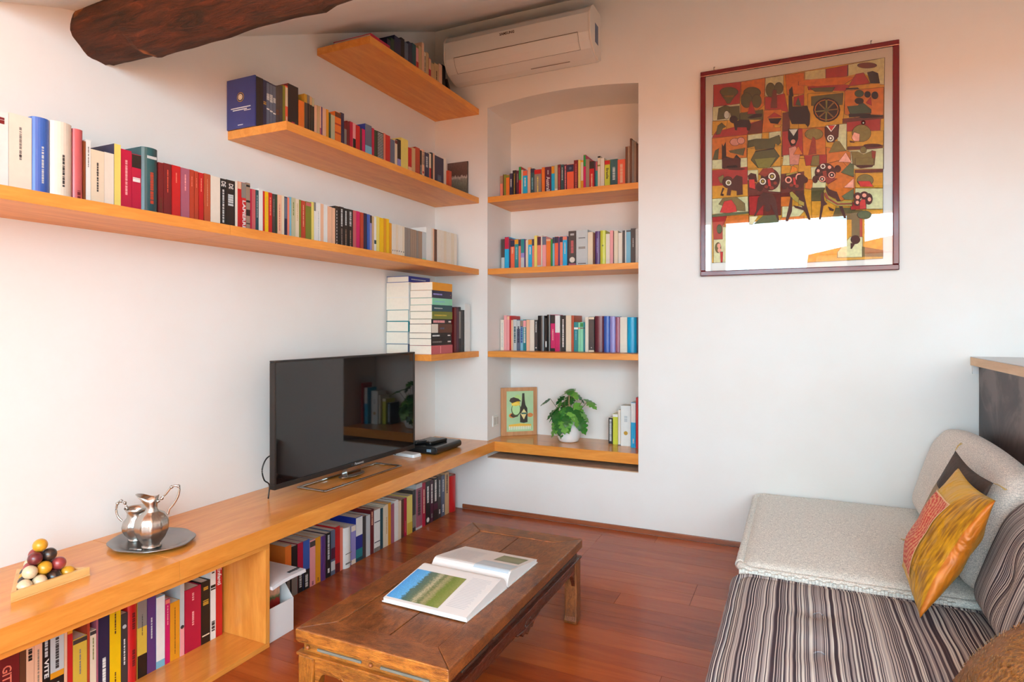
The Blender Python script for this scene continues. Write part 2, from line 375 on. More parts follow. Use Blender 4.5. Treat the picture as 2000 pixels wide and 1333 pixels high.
def nicename(c): return NICE.get(c, c)
ORD = 'first second third fourth fifth sixth seventh eighth ninth tenth eleventh twelfth thirteenth fourteenth fifteenth sixteenth seventeenth eighteenth nineteenth twentieth'.split()
def art(c): return ('an ' if nicename(c)[0] in 'aeio' else 'a ')+nicename(c)
def label_row(items, place, n1='book'):
    """items: list of (thing, colour, thickness, flags). Every label singles one out on this shelf."""
    cols = [i[1] for i in items]; used = set()
    for k, (o, c, t, fl, nm) in enumerate(items):
        w = 'slim' if t < .012 else ('thick' if t > .032 else '')
        nm = nm or 'book'
        feat = ''
        for f in fl:
            p = f.split(':')
            if p[0] == 'b' and float(p[3]) > .9: feat = ' with %s top' % art(p[1]).replace('a ', '', 1).replace('an ', '', 1)
        l = cols[k-1] if k else None; r = cols[k+1] if k+1 < len(cols) else None
        cand = []
        if cols.count(c) == 1: cand.append('the only %s one %s' % (nicename(c), place))
        if l and r:
            cand.append('between %s and %s one %s' % (art(l), art(r), place))
        idx = [j for j, x in enumerate(cols) if x == c]; n = idx.index(k); m = len(idx)-1-n
        if n < 20 and (n <= m or m >= 20): cand.append('%s %s one from the left %s' % (ORD[n], nicename(c), place))
        else: cand.append('%s %s one from the right %s' % (ORD[m], nicename(c), place))
        pairs = [(cols[j-1], cols[j], cols[j+1]) for j in range(1, len(cols)-1)]
        done = None
        for cc in cand:
            if cc.startswith('between') and pairs.count((l, c, r)) > 1: continue
            for hd in ('%s %s %s%s, ' % (w, nicename(c), nm, feat), '%s %s, ' % ((w+' '+nicename(c)).strip(), nm), '%s %s, ' % (nicename(c), nm)):
                s = hd.strip()+' '+cc
                if len(s.split()) <= 16 and s not in used: done = s; break
            if done: break
        s = done or s
        used.add(s); o['label'] = s
        o['category'] = 'box' if 'box' in nm else ('folder' if 'folder' in nm else 'book')

def row(data, plane, zb, depth, place, group, side='A', name='book', y1=None):
    """each line: x0 x1 ytop colour [flags]  - spine edges and top edge as measured; plane: the spines' plane"""
    items = []
    L = [l.split() for l in data.strip().split('\n')]; n = len(L)
    for i, l in enumerate(L):
        x0, x1, yt = map(float, l[:3]); col = l[3]; fl = l[4].split(',') if len(l) > 4 and l[4] != '-' else []
        nm = 'book'
        for f in fl:
            if f.startswith('n:'): nm = f[2:].replace('_', ' ')
        pl = plane if not callable(plane) else plane(x0)
        if side == 'A':
            a = P(x0, 600, X=pl); b = P(x1, 600, X=pl); m = P((x0+x1)/2, yt, X=pl); w = b.y-a.y
        else:
            a = P(x0, 600, Y=pl); b = P(x1, 600, Y=pl); m = P((x0+x1)/2, yt, Y=pl); w = b.x-a.x
        h = m.z-zb
        for f in fl:
            if f.startswith('H:'): h = float(f[2:])
            if f.startswith('D:'): pass
        d = depth
        dj = random.Random(i*7+int(x0)).uniform(-.012, .0) if d > .15 else 0
        for f in fl:
            if f.startswith('D:'): d = float(f[2:]); dj = 0
        b_ = make_book(name, w-.0004, d+dj, h, col, fl)
        b_.location = (pl, a.y+.0002, zb) if side == 'A' else (a.x+.0002, pl, zb)
        if side == 'A': b_.rotation_euler = (0, 0, R(90))
        b_['group'] = group
        items.append((b_, col, w, fl, nm))
    label_row(items, place)
    return items

PA = -2.02
row("""-16 16.5 217 white h,l:maroon:.85:.93:.5
17 62 225 ivory h,l:grey:.45:.85:.1,o:charcoal:.5:.06
63 97 231 blue r,h,l:silver:.2:.65:.12
98 140.5 240 ivory r,h,l:charcoal:.2:.6:.1
142.5 162 253 rose r,h,l:maroon:.1:.2:.3
162.8 167.5 276 chestnut -
168 177 273.5 white l:grey:.6:.9:.2
177.5 203.5 294 cream l:charcoal:.3:.8:.12,o:charcoal:.62:.08
203.8 222.5 299 ivory l:charcoal:.03:.1:.3
223 236 282 lemon h,s:navy,D:.195
236.3 257 293 crimson l:pink:.3:.85:.2
257.4 275.5 302 crimson b:black:.78:.99,l:white:.55:.62:.8
276.5 308 290 petrol r,h,l:brick:.2:.65:.2,l:silver:.84:.88:.6
309 319.5 318 maroon l:brown:.1:.4:.3
320 335 320 maroon l:coral:.5:.9:.1
336 352.5 324 red l:salmon:.7:.88:.12,o:peach:.03:.15
353.5 370 329 mauve l:pink:.6:.9:.15,o:salmon:.03:.15
370.4 379 332 brick l:salmon:.7:.88:.15,o:peach:.03:.2
380 387.5 335 brick l:salmon:.7:.88:.15,o:peach:.03:.2
388.5 397.5 338 red l:salmon:.65:.9:.2,o:peach:.03:.2
399 411 340 terracotta l:peach:.4:.9:.05
411.6 430 345 ivory -
430.5 441.5 349.5 black T:DE:white:.9:.1:.8,l:silver:.15:.8:.3
442 459 352.5 black T:DE:white:.88:.1:.5,l:silver:.5:.72:.6,l:white:.02:.08:.2
459.3 464 353.5 ivory -
464.4 471 355 red b:peach:.86:.995
471.4 480.5 357 red b:grey:.7:.995,T:LAPIERRE:white:.37:.56:.66
480.8 488.5 357.5 taupe b:black:.92:.96,b:black:.62:.66,b:black:.36:.48,b:black:.2:.22,b:olive:0:.1
489 491.8 369 crimson -
492 499 370 rose -
499.3 505.2 371.5 petrol l:silver:.4:.9:.15
505.5 513.3 369 white -
513.6 517 373.5 red -
517.3 524.2 374.6 yellow l:mustard:.3:.9:.3
524.5 531.5 376.5 red l:salmon:.5:.9:.3
532 537.5 379 charcoal l:grey:.5:.9:.2
538 541.7 380 darkgreen -
542 550 381 peach l:rose:.2:.8:.15
550.3 555.2 382 cream -
555.5 561 384.5 navy b:slate:.5:.97
561.3 565.2 385.7 salmon -
565.5 569 385 skyblue -
569.3 577 386.5 sage l:olive:.6:.9:.2
577.3 584 389 cream l:tan:.5:.9:.2
584.3 588 390.5 olive -
588.3 596.5 392.5 brick l:peach:.4:.9:.15
597.5 608 394.5 olive b:rose:.9:.98
608.3 613 395 lemon -
613.3 617 395.5 grey b:white:0:.8
617.3 626 396 white l:silver:.1:.8:.15
626.3 632 398.5 peach -
632.3 639.6 399.5 white -
640 648 404 peach -
648.3 654.6 406 taupe b:peach:.1:.99
655 663 403 black T:...........:white:.5:.8:.5
663.3 671.5 404.5 black l:silver:.55:.95:.35,l:grey:.05:.5:.2
671.8 679.2 407.5 black l:silver:.6:.95:.35,l:taupe:.05:.5:.2
679.5 689.3 409.5 black l:silver:.6:.95:.35,l:taupe:.05:.5:.2
689.7 695.7 411.5 rose -
696 702.7 413 magenta -
704.2 710 415.5 brick -
710.3 716.6 417 navy -
718 722.3 419 blue -
722.6 726.2 420.5 lavender b:black:.8:.99
726.5 730.5 423 tan -
730.8 735 424 white b:petrol:.3:.4
735.3 741 423.5 lemon o:charcoal:.1:.2
741.3 749.2 426 yellow o:brown:.08:.2
749.5 754.4 427 amber o:brown:.1:.2
754.7 760 428 yellow o:brown:.08:.2
760.3 765 436 amber -
765.3 769.2 437.5 ivory l:charcoal:.22:.26:.3
769.4 773.3 438.3 ivory l:charcoal:.22:.26:.3
773.5 777.4 439 cream l:charcoal:.22:.26:.3
777.6 781.6 440 ivory l:charcoal:.22:.26:.3
781.8 785.8 441.5 ivory l:charcoal:.22:.26:.3
786 790.3 443 cream l:charcoal:.22:.26:.3
790.8 795.6 444.7 grey -
795.9 801.5 446 grey b:silver:0:.12
801.8 805.7 447.5 taupe b:silver:0:.1
805.9 809.6 448.6 taupe b:silver:0:.1
809.8 813.4 449.7 taupe b:silver:0:.1
813.6 817 451 grey -
817.3 824.6 452 taupe b:silver:0:.08
824.9 832.2 453.4 silver b:mint:.1:.16
832.6 842 444.7 white h,D:.195
842.3 845.4 446 ivory -
845.7 848 447 peach -
848.3 853.5 448.2 brown o:silver:.06:.3
853.8 861 449 ivory l:charcoal:.05:.09:.3
861.2 867 450.7 ivory l:charcoal:.05:.09:.3
867.2 872 452 cream l:charcoal:.05:.09:.3
872.2 877 453.4 ivory l:charcoal:.05:.09:.3
877.2 881 454.8 ivory l:charcoal:.05:.09:.3
881.2 887 456 cream l:charcoal:.05:.09:.3
887.3 892.3 457.5 ivory l:charcoal:.05:.09:.3""", PA, ZS[2]+.0003, .175, 'on the longest wall shelf', 'books on the longest wall shelf')

PU = -2.055
up = row("""501 507.5 150 black -
507.8 514 153 black -
514.3 520 156.5 navy l:gold:.5:.56:.9
520.3 526.3 159.5 navy b:slate:.1:.97,l:silver:.62:.75:.9,l:white:.42:.45:.9
526.6 532.6 163 navy b:slate:.1:.97,l:silver:.6:.76:.9,l:white:.4:.43:.9
532.9 538.7 166 navy b:slate:.1:.97,l:silver:.62:.72:.8,l:white:.38:.41:.9
539 545 168 charcoal l:brown:.4:.5:.9
545.3 552 167.5 charcoal -
552.3 557 167 olive -
557.3 562 168 coral b:cream:.6:.97,l:cream:.05:.4:.5
562.5 582.5 167 black h,l:crimson:.2:.32:.3,s:maroon,D:.165
583.2 594 197 orange -
594.4 599.8 184 gold b:charcoal:.22:.83
600 604.8 186 grey b:black:.22:.83
605 609.3 189 tan b:black:.2:.83
609.5 613.6 192 sage b:black:.2:.83
614 619 205.5 peach -
619.3 624.2 206.8 tan -
624.5 627.4 208 peach b:rose:.3:.5
627.6 629.7 209 purple -
630 637 211.7 peach -
637.3 642 214 amber -
642.3 646 220.5 darkgreen -
646.3 654 225 sage -
654.3 666 219.5 orange b:brick:.1:.14,b:brick:.3:.34,b:brick:.5:.54,b:brick:.7:.74,b:brown:.88:.99
666.3 672 221 navy -
672.3 677 238 maroon b:grey:.3:.8
677.3 683 237 maroon -
683.3 689 238 crimson -
689.3 694.7 241 pink b:black:.2:.6
695 703 245.5 red -
703.3 707 251 charcoal b:cream:.02:.3
707.3 713 252.5 magenta b:amber:.02:.2
713.3 726 244 slate h,b:skyblue:.1:.5,s:cobalt
726.3 731 250.6 crimson -
731.3 736 254.6 darkgreen -
736.3 749 258.5 black w
749.3 753 260.5 salmon -
753.3 762 264.5 red -
762.3 771 273 slate b:navy:.02:.2
771.3 776 273.5 cream b:maroon:.9:.99
776.3 783 273 black b:lavender:.05:.5
783.3 797 271.5 lemon -
797.3 804 289 red b:peach:.02:.45
804.3 811 289 tan -
811.3 820 288.5 brick h
820.3 824 294 black l:silver:.1:.6:.3
824.3 829 293 peach l:taupe:.6:.95:.9,o:red:.4:.3
829.3 838 299 navy l:silver:.6:.9:.4
838.3 842 300 cream b:red:.3:.6
842.3 845.6 298.5 black -
845.9 849 300 peach -
849.5 866.3 307 navy h,l:slate:.1:.5:.4
866.7 871.8 309 ivory b:grey:.02:.2""", PU, ZS[3]+.0003, .155, 'on the upper wall shelf', 'books on the upper wall shelf')
# blue boxed volume with crest closing the row, its broad side to the room
tl = P(450, 160, X=XA+.004); y0 = P(501, 200, X=PU).y
o = thing('boxed_set', 'royal blue slipcase with round white club crest at the near end of its shelf', 'box', (XA+.004, y0-.0065, ZS[3]+.0003))
bw = PU-XA-.006; bh = P(475, 155, X=-2.14).z-ZS[3]
bm = BM(); add_box(bm, 0, bw, 0, .006, 0, bh); obj('case_side', bm, mat((26, 40, 104), .35, name='blue_case'), o)
def disc(nm, cx, cz, r, yy, m, par, n=24, r0=0):
    bm = BM()
    if r0:
        a = [(bm.verts.new((cx+r*math.cos(t), yy, cz+r*math.sin(t))), bm.verts.new((cx+r0*math.cos(t), yy, cz+r0*math.sin(t)))) for t in (2*math.pi*k/n for k in range(n))]
        for k in range(n): bm.faces.new((a[k][0], a[(k+1) % n][0], a[(k+1) % n][1], a[k][1]))
    else: add_prism(bm, [(cx+r*math.cos(2*math.pi*k/n), cz+r*math.sin(2*math.pi*k/n)) for k in range(n)], lambda x, z: (x, yy, z), lambda x, z: (x, yy+.0004, z))
    return obj(nm, bm, m, par)
disc('crest_ring', bw*.49, bh*.62, .020, -.0006, mat(C['gold']), o); disc('crest_band', bw*.49, bh*.62, .0175, -.0010, mat(C['navy']), o); disc('crest_centre', bw*.49, bh*.62, .0125, -.0014, mat((235, 225, 200)), o)
disc('crest_ring', bw*.49, bh*.62, .0085, -.0018, mat(C['gold']), o, r0=.0065)
bm = BM()
for z, a, b in ((.40, .15, .85), (.36, .22, .72), (.335, .62, .86), (.06, .40, .58)):
    x = a*bw
    while x < b*bw:
        s = random.uniform(.003, .008); add_box(bm, x, min(x+s, b*bw), -.0008, 0, z*bh, z*bh+(.0042 if z > .35 else .003)); x += s+.0012
obj('lettering', bm, mat(C['white']), o)
# picture book standing face out at the far end
o = thing('picture_book', 'dark landscape picture book standing face out at the far end of its shelf', 'book', (-2.118, 3.545, ZS[3]+.0003))
bm = BM(); add_box(bm, 0, .152, 0, .010, 0, .243); obj('cover', bm, mat(C['charcoal'], .35), o)
def photo_mat(nm, ramp, axis='Z', lo=0., hi=1., scale=9, dist=.25, grain=.8):
    m, t, b = nt(nm)
    tc = node(t, 'ShaderNodeTexCoord'); sx = node(t, 'ShaderNodeSeparateXYZ'); t.links.new(tc.outputs['Generated'], sx.inputs[0])
    nz = node(t, 'ShaderNodeTexNoise'); setin(nz, Scale=float(scale), Detail=8.0, Roughness=.65); t.links.new(tc.outputs['Generated'], nz.inputs['Vector'])
    ma = node(t, 'ShaderNodeMath', operation='MULTIPLY_ADD'); ma.inputs[1].default_value = dist
    t.links.new(nz.outputs['Fac'], ma.inputs[0]); t.links.new(sx.outputs['XYZ'.index(axis)], ma.inputs[2])
    sb = node(t, 'ShaderNodeMath', operation='SUBTRACT'); sb.inputs[1].default_value = dist/2; t.links.new(ma.outputs[0], sb.inputs[0])
    rp = node(t, 'ShaderNodeValToRGB'); e = rp.color_ramp.elements
    e[0].position = ramp[0][0]; e[0].color = lin(ramp[0][1])+(1,); e[1].position = ramp[-1][0]; e[1].color = lin(ramp[-1][1])+(1,)
    for p, c in ramp[1:-1]: q = e.new(p); q.color = lin(c)+(1,)
    t.links.new(sb.outputs[0], rp.inputs[0])
    n2 = node(t, 'ShaderNodeTexVoronoi'); n2.inputs['Scale'].default_value = float(scale)*2.2; t.links.new(tc.outputs['Generated'], n2.inputs['Vector'])
    mr = node(t, 'ShaderNodeMapRange'); mr.inputs[3].default_value = .62; mr.inputs[4].default_value = 1.15; t.links.new(n2.outputs['Distance'], mr.inputs[0])
    mx = node(t, 'ShaderNodeMix', data_type='RGBA', blend_type='MULTIPLY'); mx.inputs[0].default_value = grain; t.links.new(rp.outputs[0], mx.inputs[6]); t.links.new(mr.outputs[0], mx.inputs[7])
    t.links.new(mx.outputs[2], b.inputs['Base Color']); b.inputs['Roughness'].default_value = .35; return m
bm = BM(); add_box(bm, .002, .150, -.0006, 0, .002, .241); obj('cover_photo', bm, photo_mat('landscape_print', [(0, (60, 62, 60)), (.3, (96, 96, 84)), (.52, (120, 122, 112)), (.6, (190, 180, 170)), (.64, (70, 52, 50)), (1, (92, 74, 72))]), o)
row("877 882 334 brick -", -1.95, ZS[3]+.0003, .02, 'in front of the dark picture book', 'books on the upper wall shelf')[0][0]['label'] = 'tiny brick red booklet standing before the dark landscape picture book'

# topmost shelf
row("""756 763 77 navy -
763.3 770 75 darkgreen -
770.3 783 72.5 navy -
783.4 790 75 black -
790.3 797.3 83.5 slate -
797.6 805 83 navy -
805.3 812.3 86 petrol -
813 817.4 94 pink b:red:.5:.65
817.7 823.8 91 tan -
824.1 828 83.5 peach -
828.3 832 102 cream l:brown:.2:.9:.4
832.3 837.3 103 tan b:crimson:.01:.2
837.6 841.7 114 crimson b:peach:.7:.98
842.1 848 124 tan -
848.3 857 125 tan l:brown:.3:.8:.2
857.3 863.5 126 peach -
864 870 128 black -""", -2.05, ZS[4]+.0003, .16, 'on the topmost wall shelf', 'books on the topmost wall shelf')
o = make_book('book', .024, .235, .155, 'crimson', ('h',)); tag(o, 'crimson hardback lying flat at the near end of the topmost wall shelf', 'book', 'books on the topmost wall shelf')
o.rotation_euler = (R(90), 0, R(90)); o.location = (-1.91, 2.47, ZS[4]+.0003)
o.matrix_world = Matrix.Translation((-1.905, 2.46, ZS[4]+.0003)) @ Matrix(((0, -1, 0, 0), (0, 0, 1, 0), (1, 0, 0, 0), (0, 0, 0, 1)))
o = make_book('book', .02, .15, .2, 'black', ('h',)); tag(o, 'black book leaning over at the air conditioner end of the topmost wall shelf', 'book', 'books on the topmost wall shelf')
yb = P(871, 150, X=-2.05).y
o.matrix_world = Matrix.Translation((-2.05, yb+.115, ZS[4]+.0012)) @ Matrix.Rotation(R(35), 4, 'X') @ Matrix.Rotation(R(90), 4, 'Z')

# ---- niche rows
PN = 3.74
row("""976.8 982 344 salmon b:taupe:.7:.99
982.3 984 341 brown -
984.2 988 341 olive -
988.3 995 342 orange b:olive:.9:.99
995.3 1001 339 navy l:silver:.5:.8:.4
1001.3 1008 333 black l:gold:.1:.9:.2
1008.3 1013 333.5 plum l:grey:.6:.9:.3
1013.3 1018 326 red b:green:.6:.995
1018.3 1021 332 cream -
1021.3 1030 333 cyan b:coral:.82:.99,l:white:.45:.75:.3
1030.5 1036 327 peach -
1036.3 1043.3 329.5 petrol b:navy:.86:.99,l:skyblue:.3:.7:.3
1043.6 1057 331 grey b:red:.84:.99,R:...:grey:.5:.1:.1,l:lemon:.2:.75:.18
1058 1064 327 orange -
1064.3 1076.5 326 plum T:Australia:white:.40:.55:.6,l:silver:.75:.9:.15
1077 1083 324 cyan b:amber:.75:.99
1083.3 1089 323 sage b:white:0:.25
1089.3 1095 321.5 maroon l:rose:.1:.9:.3
1095.3 1101 321.5 petrol l:silver:.5:.9:.3
1101.3 1107 321.5 plum l:pink:.1:.95:.3
1107.3 1120.5 321 coral b:navy:.76:.99,o:slate:.87:.2
1120.8 1129 313 maroon l:rose:.1:.9:.3
1129.3 1134 312.5 lemon -
1134.3 1139.3 313.5 amber b:cream:.4:.95
1139.6 1144 302.5 magenta b:green:.7:.99,b:green:0:.12
1144.3 1151 310.5 taupe -
1151.3 1160.4 314.5 red b:black:.76:.99,l:peach:.05:.6:.3
1160.7 1163 315 navy -
1163.2 1167 315 teal b:rose:.7:.99
1167.3 1172.5 305 cream b:black:.95:.995,b:olive:.72:.76
1172.8 1180.3 309 ivory -
1181 1191.3 313 lime b:red:.86:.99,T:Brasile:black:.58:.34:.5
1192 1206 311 petrol b:slate:0:.06,b:brown:.07:.2,l:silver:.35:.75:.35
1206.3 1221 311.5 coral l:peach:.25:.85:.35
1221.4 1225.8 286.5 brown n:magazine
1226 1230 285.5 taupe n:magazine
1230.3 1234 270.5 brown n:magazine
1234.2 1238 274 grey n:magazine
1238.2 1242.3 276.5 taupe n:magazine
1242.5 1246.5 281 brown n:magazine""", PN, ZS[3]+.0003, .15, 'on the top niche shelf', 'books on the top niche shelf', 'B')
row("""979 985.5 467.5 charcoal b:silver:0:.42
985.8 994 463 cyan b:crimson:.64:.995
994.3 997 466 plum -
997.3 1005 469 coral b:navy:.78:.99,b:maroon:0:.06,l:peach:.55:.75:.4
1005.3 1012.5 467.5 teal b:amber:.84:.99,l:skyblue:.35:.75:.4
1012.8 1017 467.5 salmon b:navy:.78:.99
1017.3 1024 467 lavender b:teal:.55:.99,b:silver:0:.4
1024.3 1026.5 468 purple -
1026.8 1031.5 469 cream b:maroon:0:.06
1031.8 1039 467.5 cyan b:amber:.82:.99,l:white:.5:.75:.3
1039.3 1043 467 salmon b:navy:.78:.99,b:black:0:.07
1043.3 1049 460.5 lemon -
1049.3 1056.3 462.5 salmon b:plum:.74:.99,b:silver:0:.12
1056.6 1059 460 ivory -
1059.3 1066.6 462 pink b:slate:.74:.99,b:black:0:.07
1067 1075.3 467 orange b:peach:.93:.99
1075.6 1079 467.5 green -
1079.3 1083 463.5 skyblue b:navy:.8:.99
1083.3 1090 462.5 coral b:navy:.8:.99,b:petrol:0:.1
1090.3 1093.3 464 purple -
1093.6 1099 462 salmon b:navy:.82:.99,b:silver:0:.1
1099.3 1107.5 461.5 cyan b:salmon:.88:.99,l:silver:.45:.8:.3
1107.8 1110 462 navy -
1110.3 1125 451.5 charcoal b:mauve:0:.12,l:rose:.4:.75:.35,l:silver:.88:.94:.5,o:ivory:.22:.36
1125.5 1147.6 449.5 silver h,l:charcoal:.78:.8:.6,l:grey:.5:.56:.6,l:brown:.1:.13:.7
1148 1157.8 453.5 cream -
1158.2 1162 456 brown -
1162.3 1171.8 452 purple r,l:lavender:.4:.8:.15
1172.2 1183 450.5 lime r,o:olive:.58:.15
1183.3 1191 457 ivory -
1191.3 1197.5 450.5 pink -
1197.8 1199 452 brown -
1199.3 1207 451 cream -
1207.6 1215.4 455 ivory D:.12
1215.8 1220.5 450.5 charcoal -
1220.8 1223 450 white -
1223.3 1231.7 449.5 skyblue b:charcoal:.95:.99
1232 1241 446.5 charcoal l:silver:.5:.75:.15
1241.3 1246.5 447.5 white -""", PN, ZS[2]+.0003, .15, 'on the middle niche shelf', 'books on the middle niche shelf', 'B')
row("""977.5 984 625 ivory l:silver:.1:.9:.3
984.3 990 616.5 pink -
990.3 995 618 pink b:peach:.9:.99
995.3 998 617.5 red -
998.3 1002 625.5 peach -
1002.3 1009 624.5 silver l:petrol:.25:.78:.5
1009.3 1016 624.5 slate b:silver:.7:.97,l:navy:.25:.78:.5
1016.3 1021.5 624.5 skyblue b:taupe:.75:.97,l:cobalt:.25:.78:.6
1021.8 1027.5 624.5 teal b:pink:.75:.97,l:silver:.25:.78:.6
1028 1034.5 625 peach -
1034.8 1043.5 625 ivory -
1044 1050 625.5 charcoal l:silver:.6:.95:.3,o:white:.1:.2
1050.3 1064.8 617 black r,g,h
1065.1 1067.8 622 black b:white:.12:.3
1068.1 1075.3 615 black r,g
1075.6 1084 615 magenta b:black:.76:.99,l:pink:.3:.6:.3,b:black:0:.08
1084.3 1093.6 616.5 white b:magenta:0:.52
1094.6 1105 616.5 black l:white:.12:.9:.25
1105.3 1115.6 616.5 cream -
1116 1120.6 616.5 terracotta h,D:.165
1121 1129 629.5 teal b:white:.75:.82,l:skyblue:.4:.7:.2
1129.3 1133 630 mint b:salmon:.78:.82
1133.3 1139 629.5 mint b:green:.84:.97,b:maroon:.78:.81
1139.3 1142.5 629.5 teal b:black:.78:.81
1143 1149.3 620 ivory -
1149.7 1160.5 619.3 charcoal b:cream:.93:.99,b:cream:0:.05,o:white:.12:.08
1161.6 1179 617.8 burgundy r,g,h
1179.4 1190.6 617.8 blue r,g,h
1191 1201.8 618.5 lavender r,g,h
1202.2 1210.6 620 mauve r,g
1211 1224.8 620 ivory h
1225.2 1243 620 cyan r,g,h
1243.4 1247 620 navy -""", PN, ZS[1]+.0003, .15, 'on the lowest niche shelf', 'books on the lowest niche shelf', 'B')
row("""1188.5 1196.5 817 black l:silver:.1:.95:.5
1197 1207 809 lime b:white:.9:.99
1207.3 1212 801.5 ivory b:slate:0:.02
1212.4 1232 793 white h,g,l:silver:.6:.75:.3,o:gold:.32:.2
1232.4 1241.5 787 cyan b:white:.56:.99,l:silver:.1:.2:.3
1242 1246.5 777 red -""", lambda x: 3.80-.0016*(x-1188), ZS[0]+.0005, .105, 'beside the plant in the niche', 'books beside the plant', 'B')

# ---- low cabinet
row("""-14 38 1240 maroon H:.31,T:GITTI:salmon:.64:.22:.36
38.4 51 1240 brown H:.30
51.4 66.5 1240 peach H:.28,l:black:.78:.9:.5
67 82.7 1240 peach H:.285,l:taupe:.45:.85:.2
83 97.7 1240 black H:.29,l:silver:.72:.9:.4,T:VITE:white:.60:.19:.6
98 125 1240 black H:.295,b:silver:.52:.99,b:amber:.46:.52,l:charcoal:.55:.95:.25,l:white:.1:.42:.25
125.4 131.3 1240 peach H:.28
131.6 142 1240 red H:.275,b:amber:.9:.96
142.4 170 1246 mustard b:charcoal:.93:.99,l:grey:.5:.85:.1
170.4 175.5 1240 brick H:.262
175.8 188 1232 cream b:charcoal:.94:.99,l:olive:.6:.9:.15
188.3 192 1225 mauve H:.27
192.4 214 1220 navy H:.30,l:white:.1:.42:.3
214.4 236 1210 yellow H:.31,l:brown:.6:.9:.12,l:brown:.1:.2:.12
236.4 249.4 1199 charcoal l:white:.3:.65:.2,o:silver:.82:.3
249.8 268 1190 red r,H:.272,l:maroon:.2:.4:.3,l:maroon:.65:.85:.3
268.4 287 1180 mustard H:.28,b:black:0:.27,b:grey:.6:.99,l:charcoal:.5:.75:.06
287.4 304.6 1172 purple H:.285,l:silver:.4:.65:.15
305 322 1165 skyblue b:white:.1:.99
322.8 332 1171 magenta b:salmon:.93:.99,l:pink:.6:.9:.2
332.4 351 1176 amber l:brown:.1:.9:.06
351.6 360 1150 silver H:.285,b:pink:0:.35,o:charcoal:.36:.4
361 392.5 1149 crimson n:box_set,h,l:pink:.8:.92:.12,l:pink:.4:.62:.12
393 410.6 1136 black h,l:gold:.62:.7:.6,l:gold:.86:.92:.5,l:cream:.12:.14:.8
411 421.4 1122 white H:.31,l:charcoal:.1:.22:.6,l:black:.6:.66:.9,l:charcoal:.8:.95:.5
421.8 434 1100 red H:.325,T:Enfanti:white:.7:.2:.6,l:white:.82:.98:.2""", -2.0, .0203, .18, 'inside the low cabinet', 'books in the low cabinet')

# ---- books on the floor under the worktop
PF = -2.035
row("""557 569 1067 orange b:black:0:.5,l:grey:.1:.35:.5
569.4 581 1067 black b:grey:0:.42
581.4 592 1061 crimson b:black:0:.45,l:silver:.1:.4:.4
592.4 604.8 1056 blue b:black:0:.4,l:silver:.05:.3:.4
605.2 616 1055 pink b:charcoal:.85:.97,l:mauve:.02:.1:.3
616.4 626 1050 amber l:brown:.05:.12:.2
626.4 637 1047 purple r
637.4 646 1041.5 black l:silver:.4:.95:.4,l:white:.1:.2:.4
646.4 654.6 1036 slate b:silver:.1:.3,b:plum:.35:.6
655 664 1029 red b:maroon:.0:.2
664.4 669.6 1031 salmon -
670 685 1030 white r,l:grey:.1:.14:.8,l:grey:.35:.37:.8
686 694.8 1027 lavender b:ivory:.85:.99,b:ivory:0:.12
695.2 708 1010 cobalt b:white:.58:.99,b:teal:.08:.28,b:petrol:0:.08
708.4 714.8 1009 charcoal -
715.2 723 1007 silver h
723.4 730.2 996 maroon h,l:peach:.65:.95:.3
730.6 742.4 996 white b:grey:0:.1,l:navy:.22:.24:.9,l:navy:.7:.72:.9
742.8 748 993.5 petrol -
748.4 751.6 990 cream -
752 758 986.5 cream l:tan:.3:.7:.3
758.4 763.4 983 amber -
763.8 770 985 mauve -
770.4 777.8 978 white h
778.2 783.6 979 cream -
784 788.8 976 brown -
789.2 794.4 973.5 crimson l:rose:.1:.4:.3
795.6 805.4 968.5 lemon b:mustard:.0:.3
805.8 812 958 charcoal b:grey:.1:.4
812.4 824.6 945 silver b:mauve:.05:.9,l:charcoal:.3:.85:.4
825 831 944 crimson l:cream:.3:.85:.3
831.4 840 941 black l:white:.5:.9:.35,o:white:.1:.3
840.4 846.4 938 plum l:white:.45:.9:.4,l:grey:.1:.2:.4
846.8 854.8 934 black l:white:.45:.95:.4,b:plum:.25:.4
855.2 861.8 930 charcoal l:silver:.5:.9:.3,l:white:.1:.2:.3
862.2 868.8 929 slate l:silver:.6:.9:.3,l:white:.1:.3:.3
869.2 877 923 tan h,l:brown:.5:.95:.3
877.6 889.5 929 red h,g,r""", PF, .0004, .17, 'on the floor under the worktop', 'books on the floor under the worktop')

# ---- two stacks on the short shelf
def stack(x0, x1, y0, items, top, place, n0, h=.24):
    tot = sum(i[0] for i in items); z = ZS[1]+.0004; k = (top-z)/tot
    for i, (t, c, fl, dl, ln, dx) in enumerate(items):
        t *= k; o = make_book('book', t-.0004, x1-x0-.004, ln, c, fl)
        # spine faces +x, the head of the book towards the viewer, thickness up
        o.matrix_world = Matrix.Translation((x1+dx, y0+dl, z)) @ Matrix(((0, -1, 0, 0), (0, 0, 1, 0), (1, 0, 0, 0), (0, 0, 0, 1)))
        n = len(items)-i
        s = {1: 'topmost', len(items): 'bottom one'}.get(n, ORD[n-1]+' from the top')
        tag(o, '%s book, %s %s' % (nicename(c), s, place), 'book', 'books in the stack '+place); z += t
stack(-2.22, -2.058, 3.0, [(130, 'slate', ('h',), .003, .24, 0), (155, 'silver', ('h',), .0, .235, 0), (135, 'teal', ('h',), .0, .24, .004), (150, 'teal', ('h', 'b:white:0:.1'), .0, .24, .006), (160, 'white', (), .006, .235, 0), (155, 'white', (), .006, .235, 0), (40, 'ivory', (), .008, .23, 0), (80, 'cobalt', ('h', 'l:silver:.1:.8:.15'), .01, .225, 0)], 1.492, 'in the stack nearer the wall', 0)
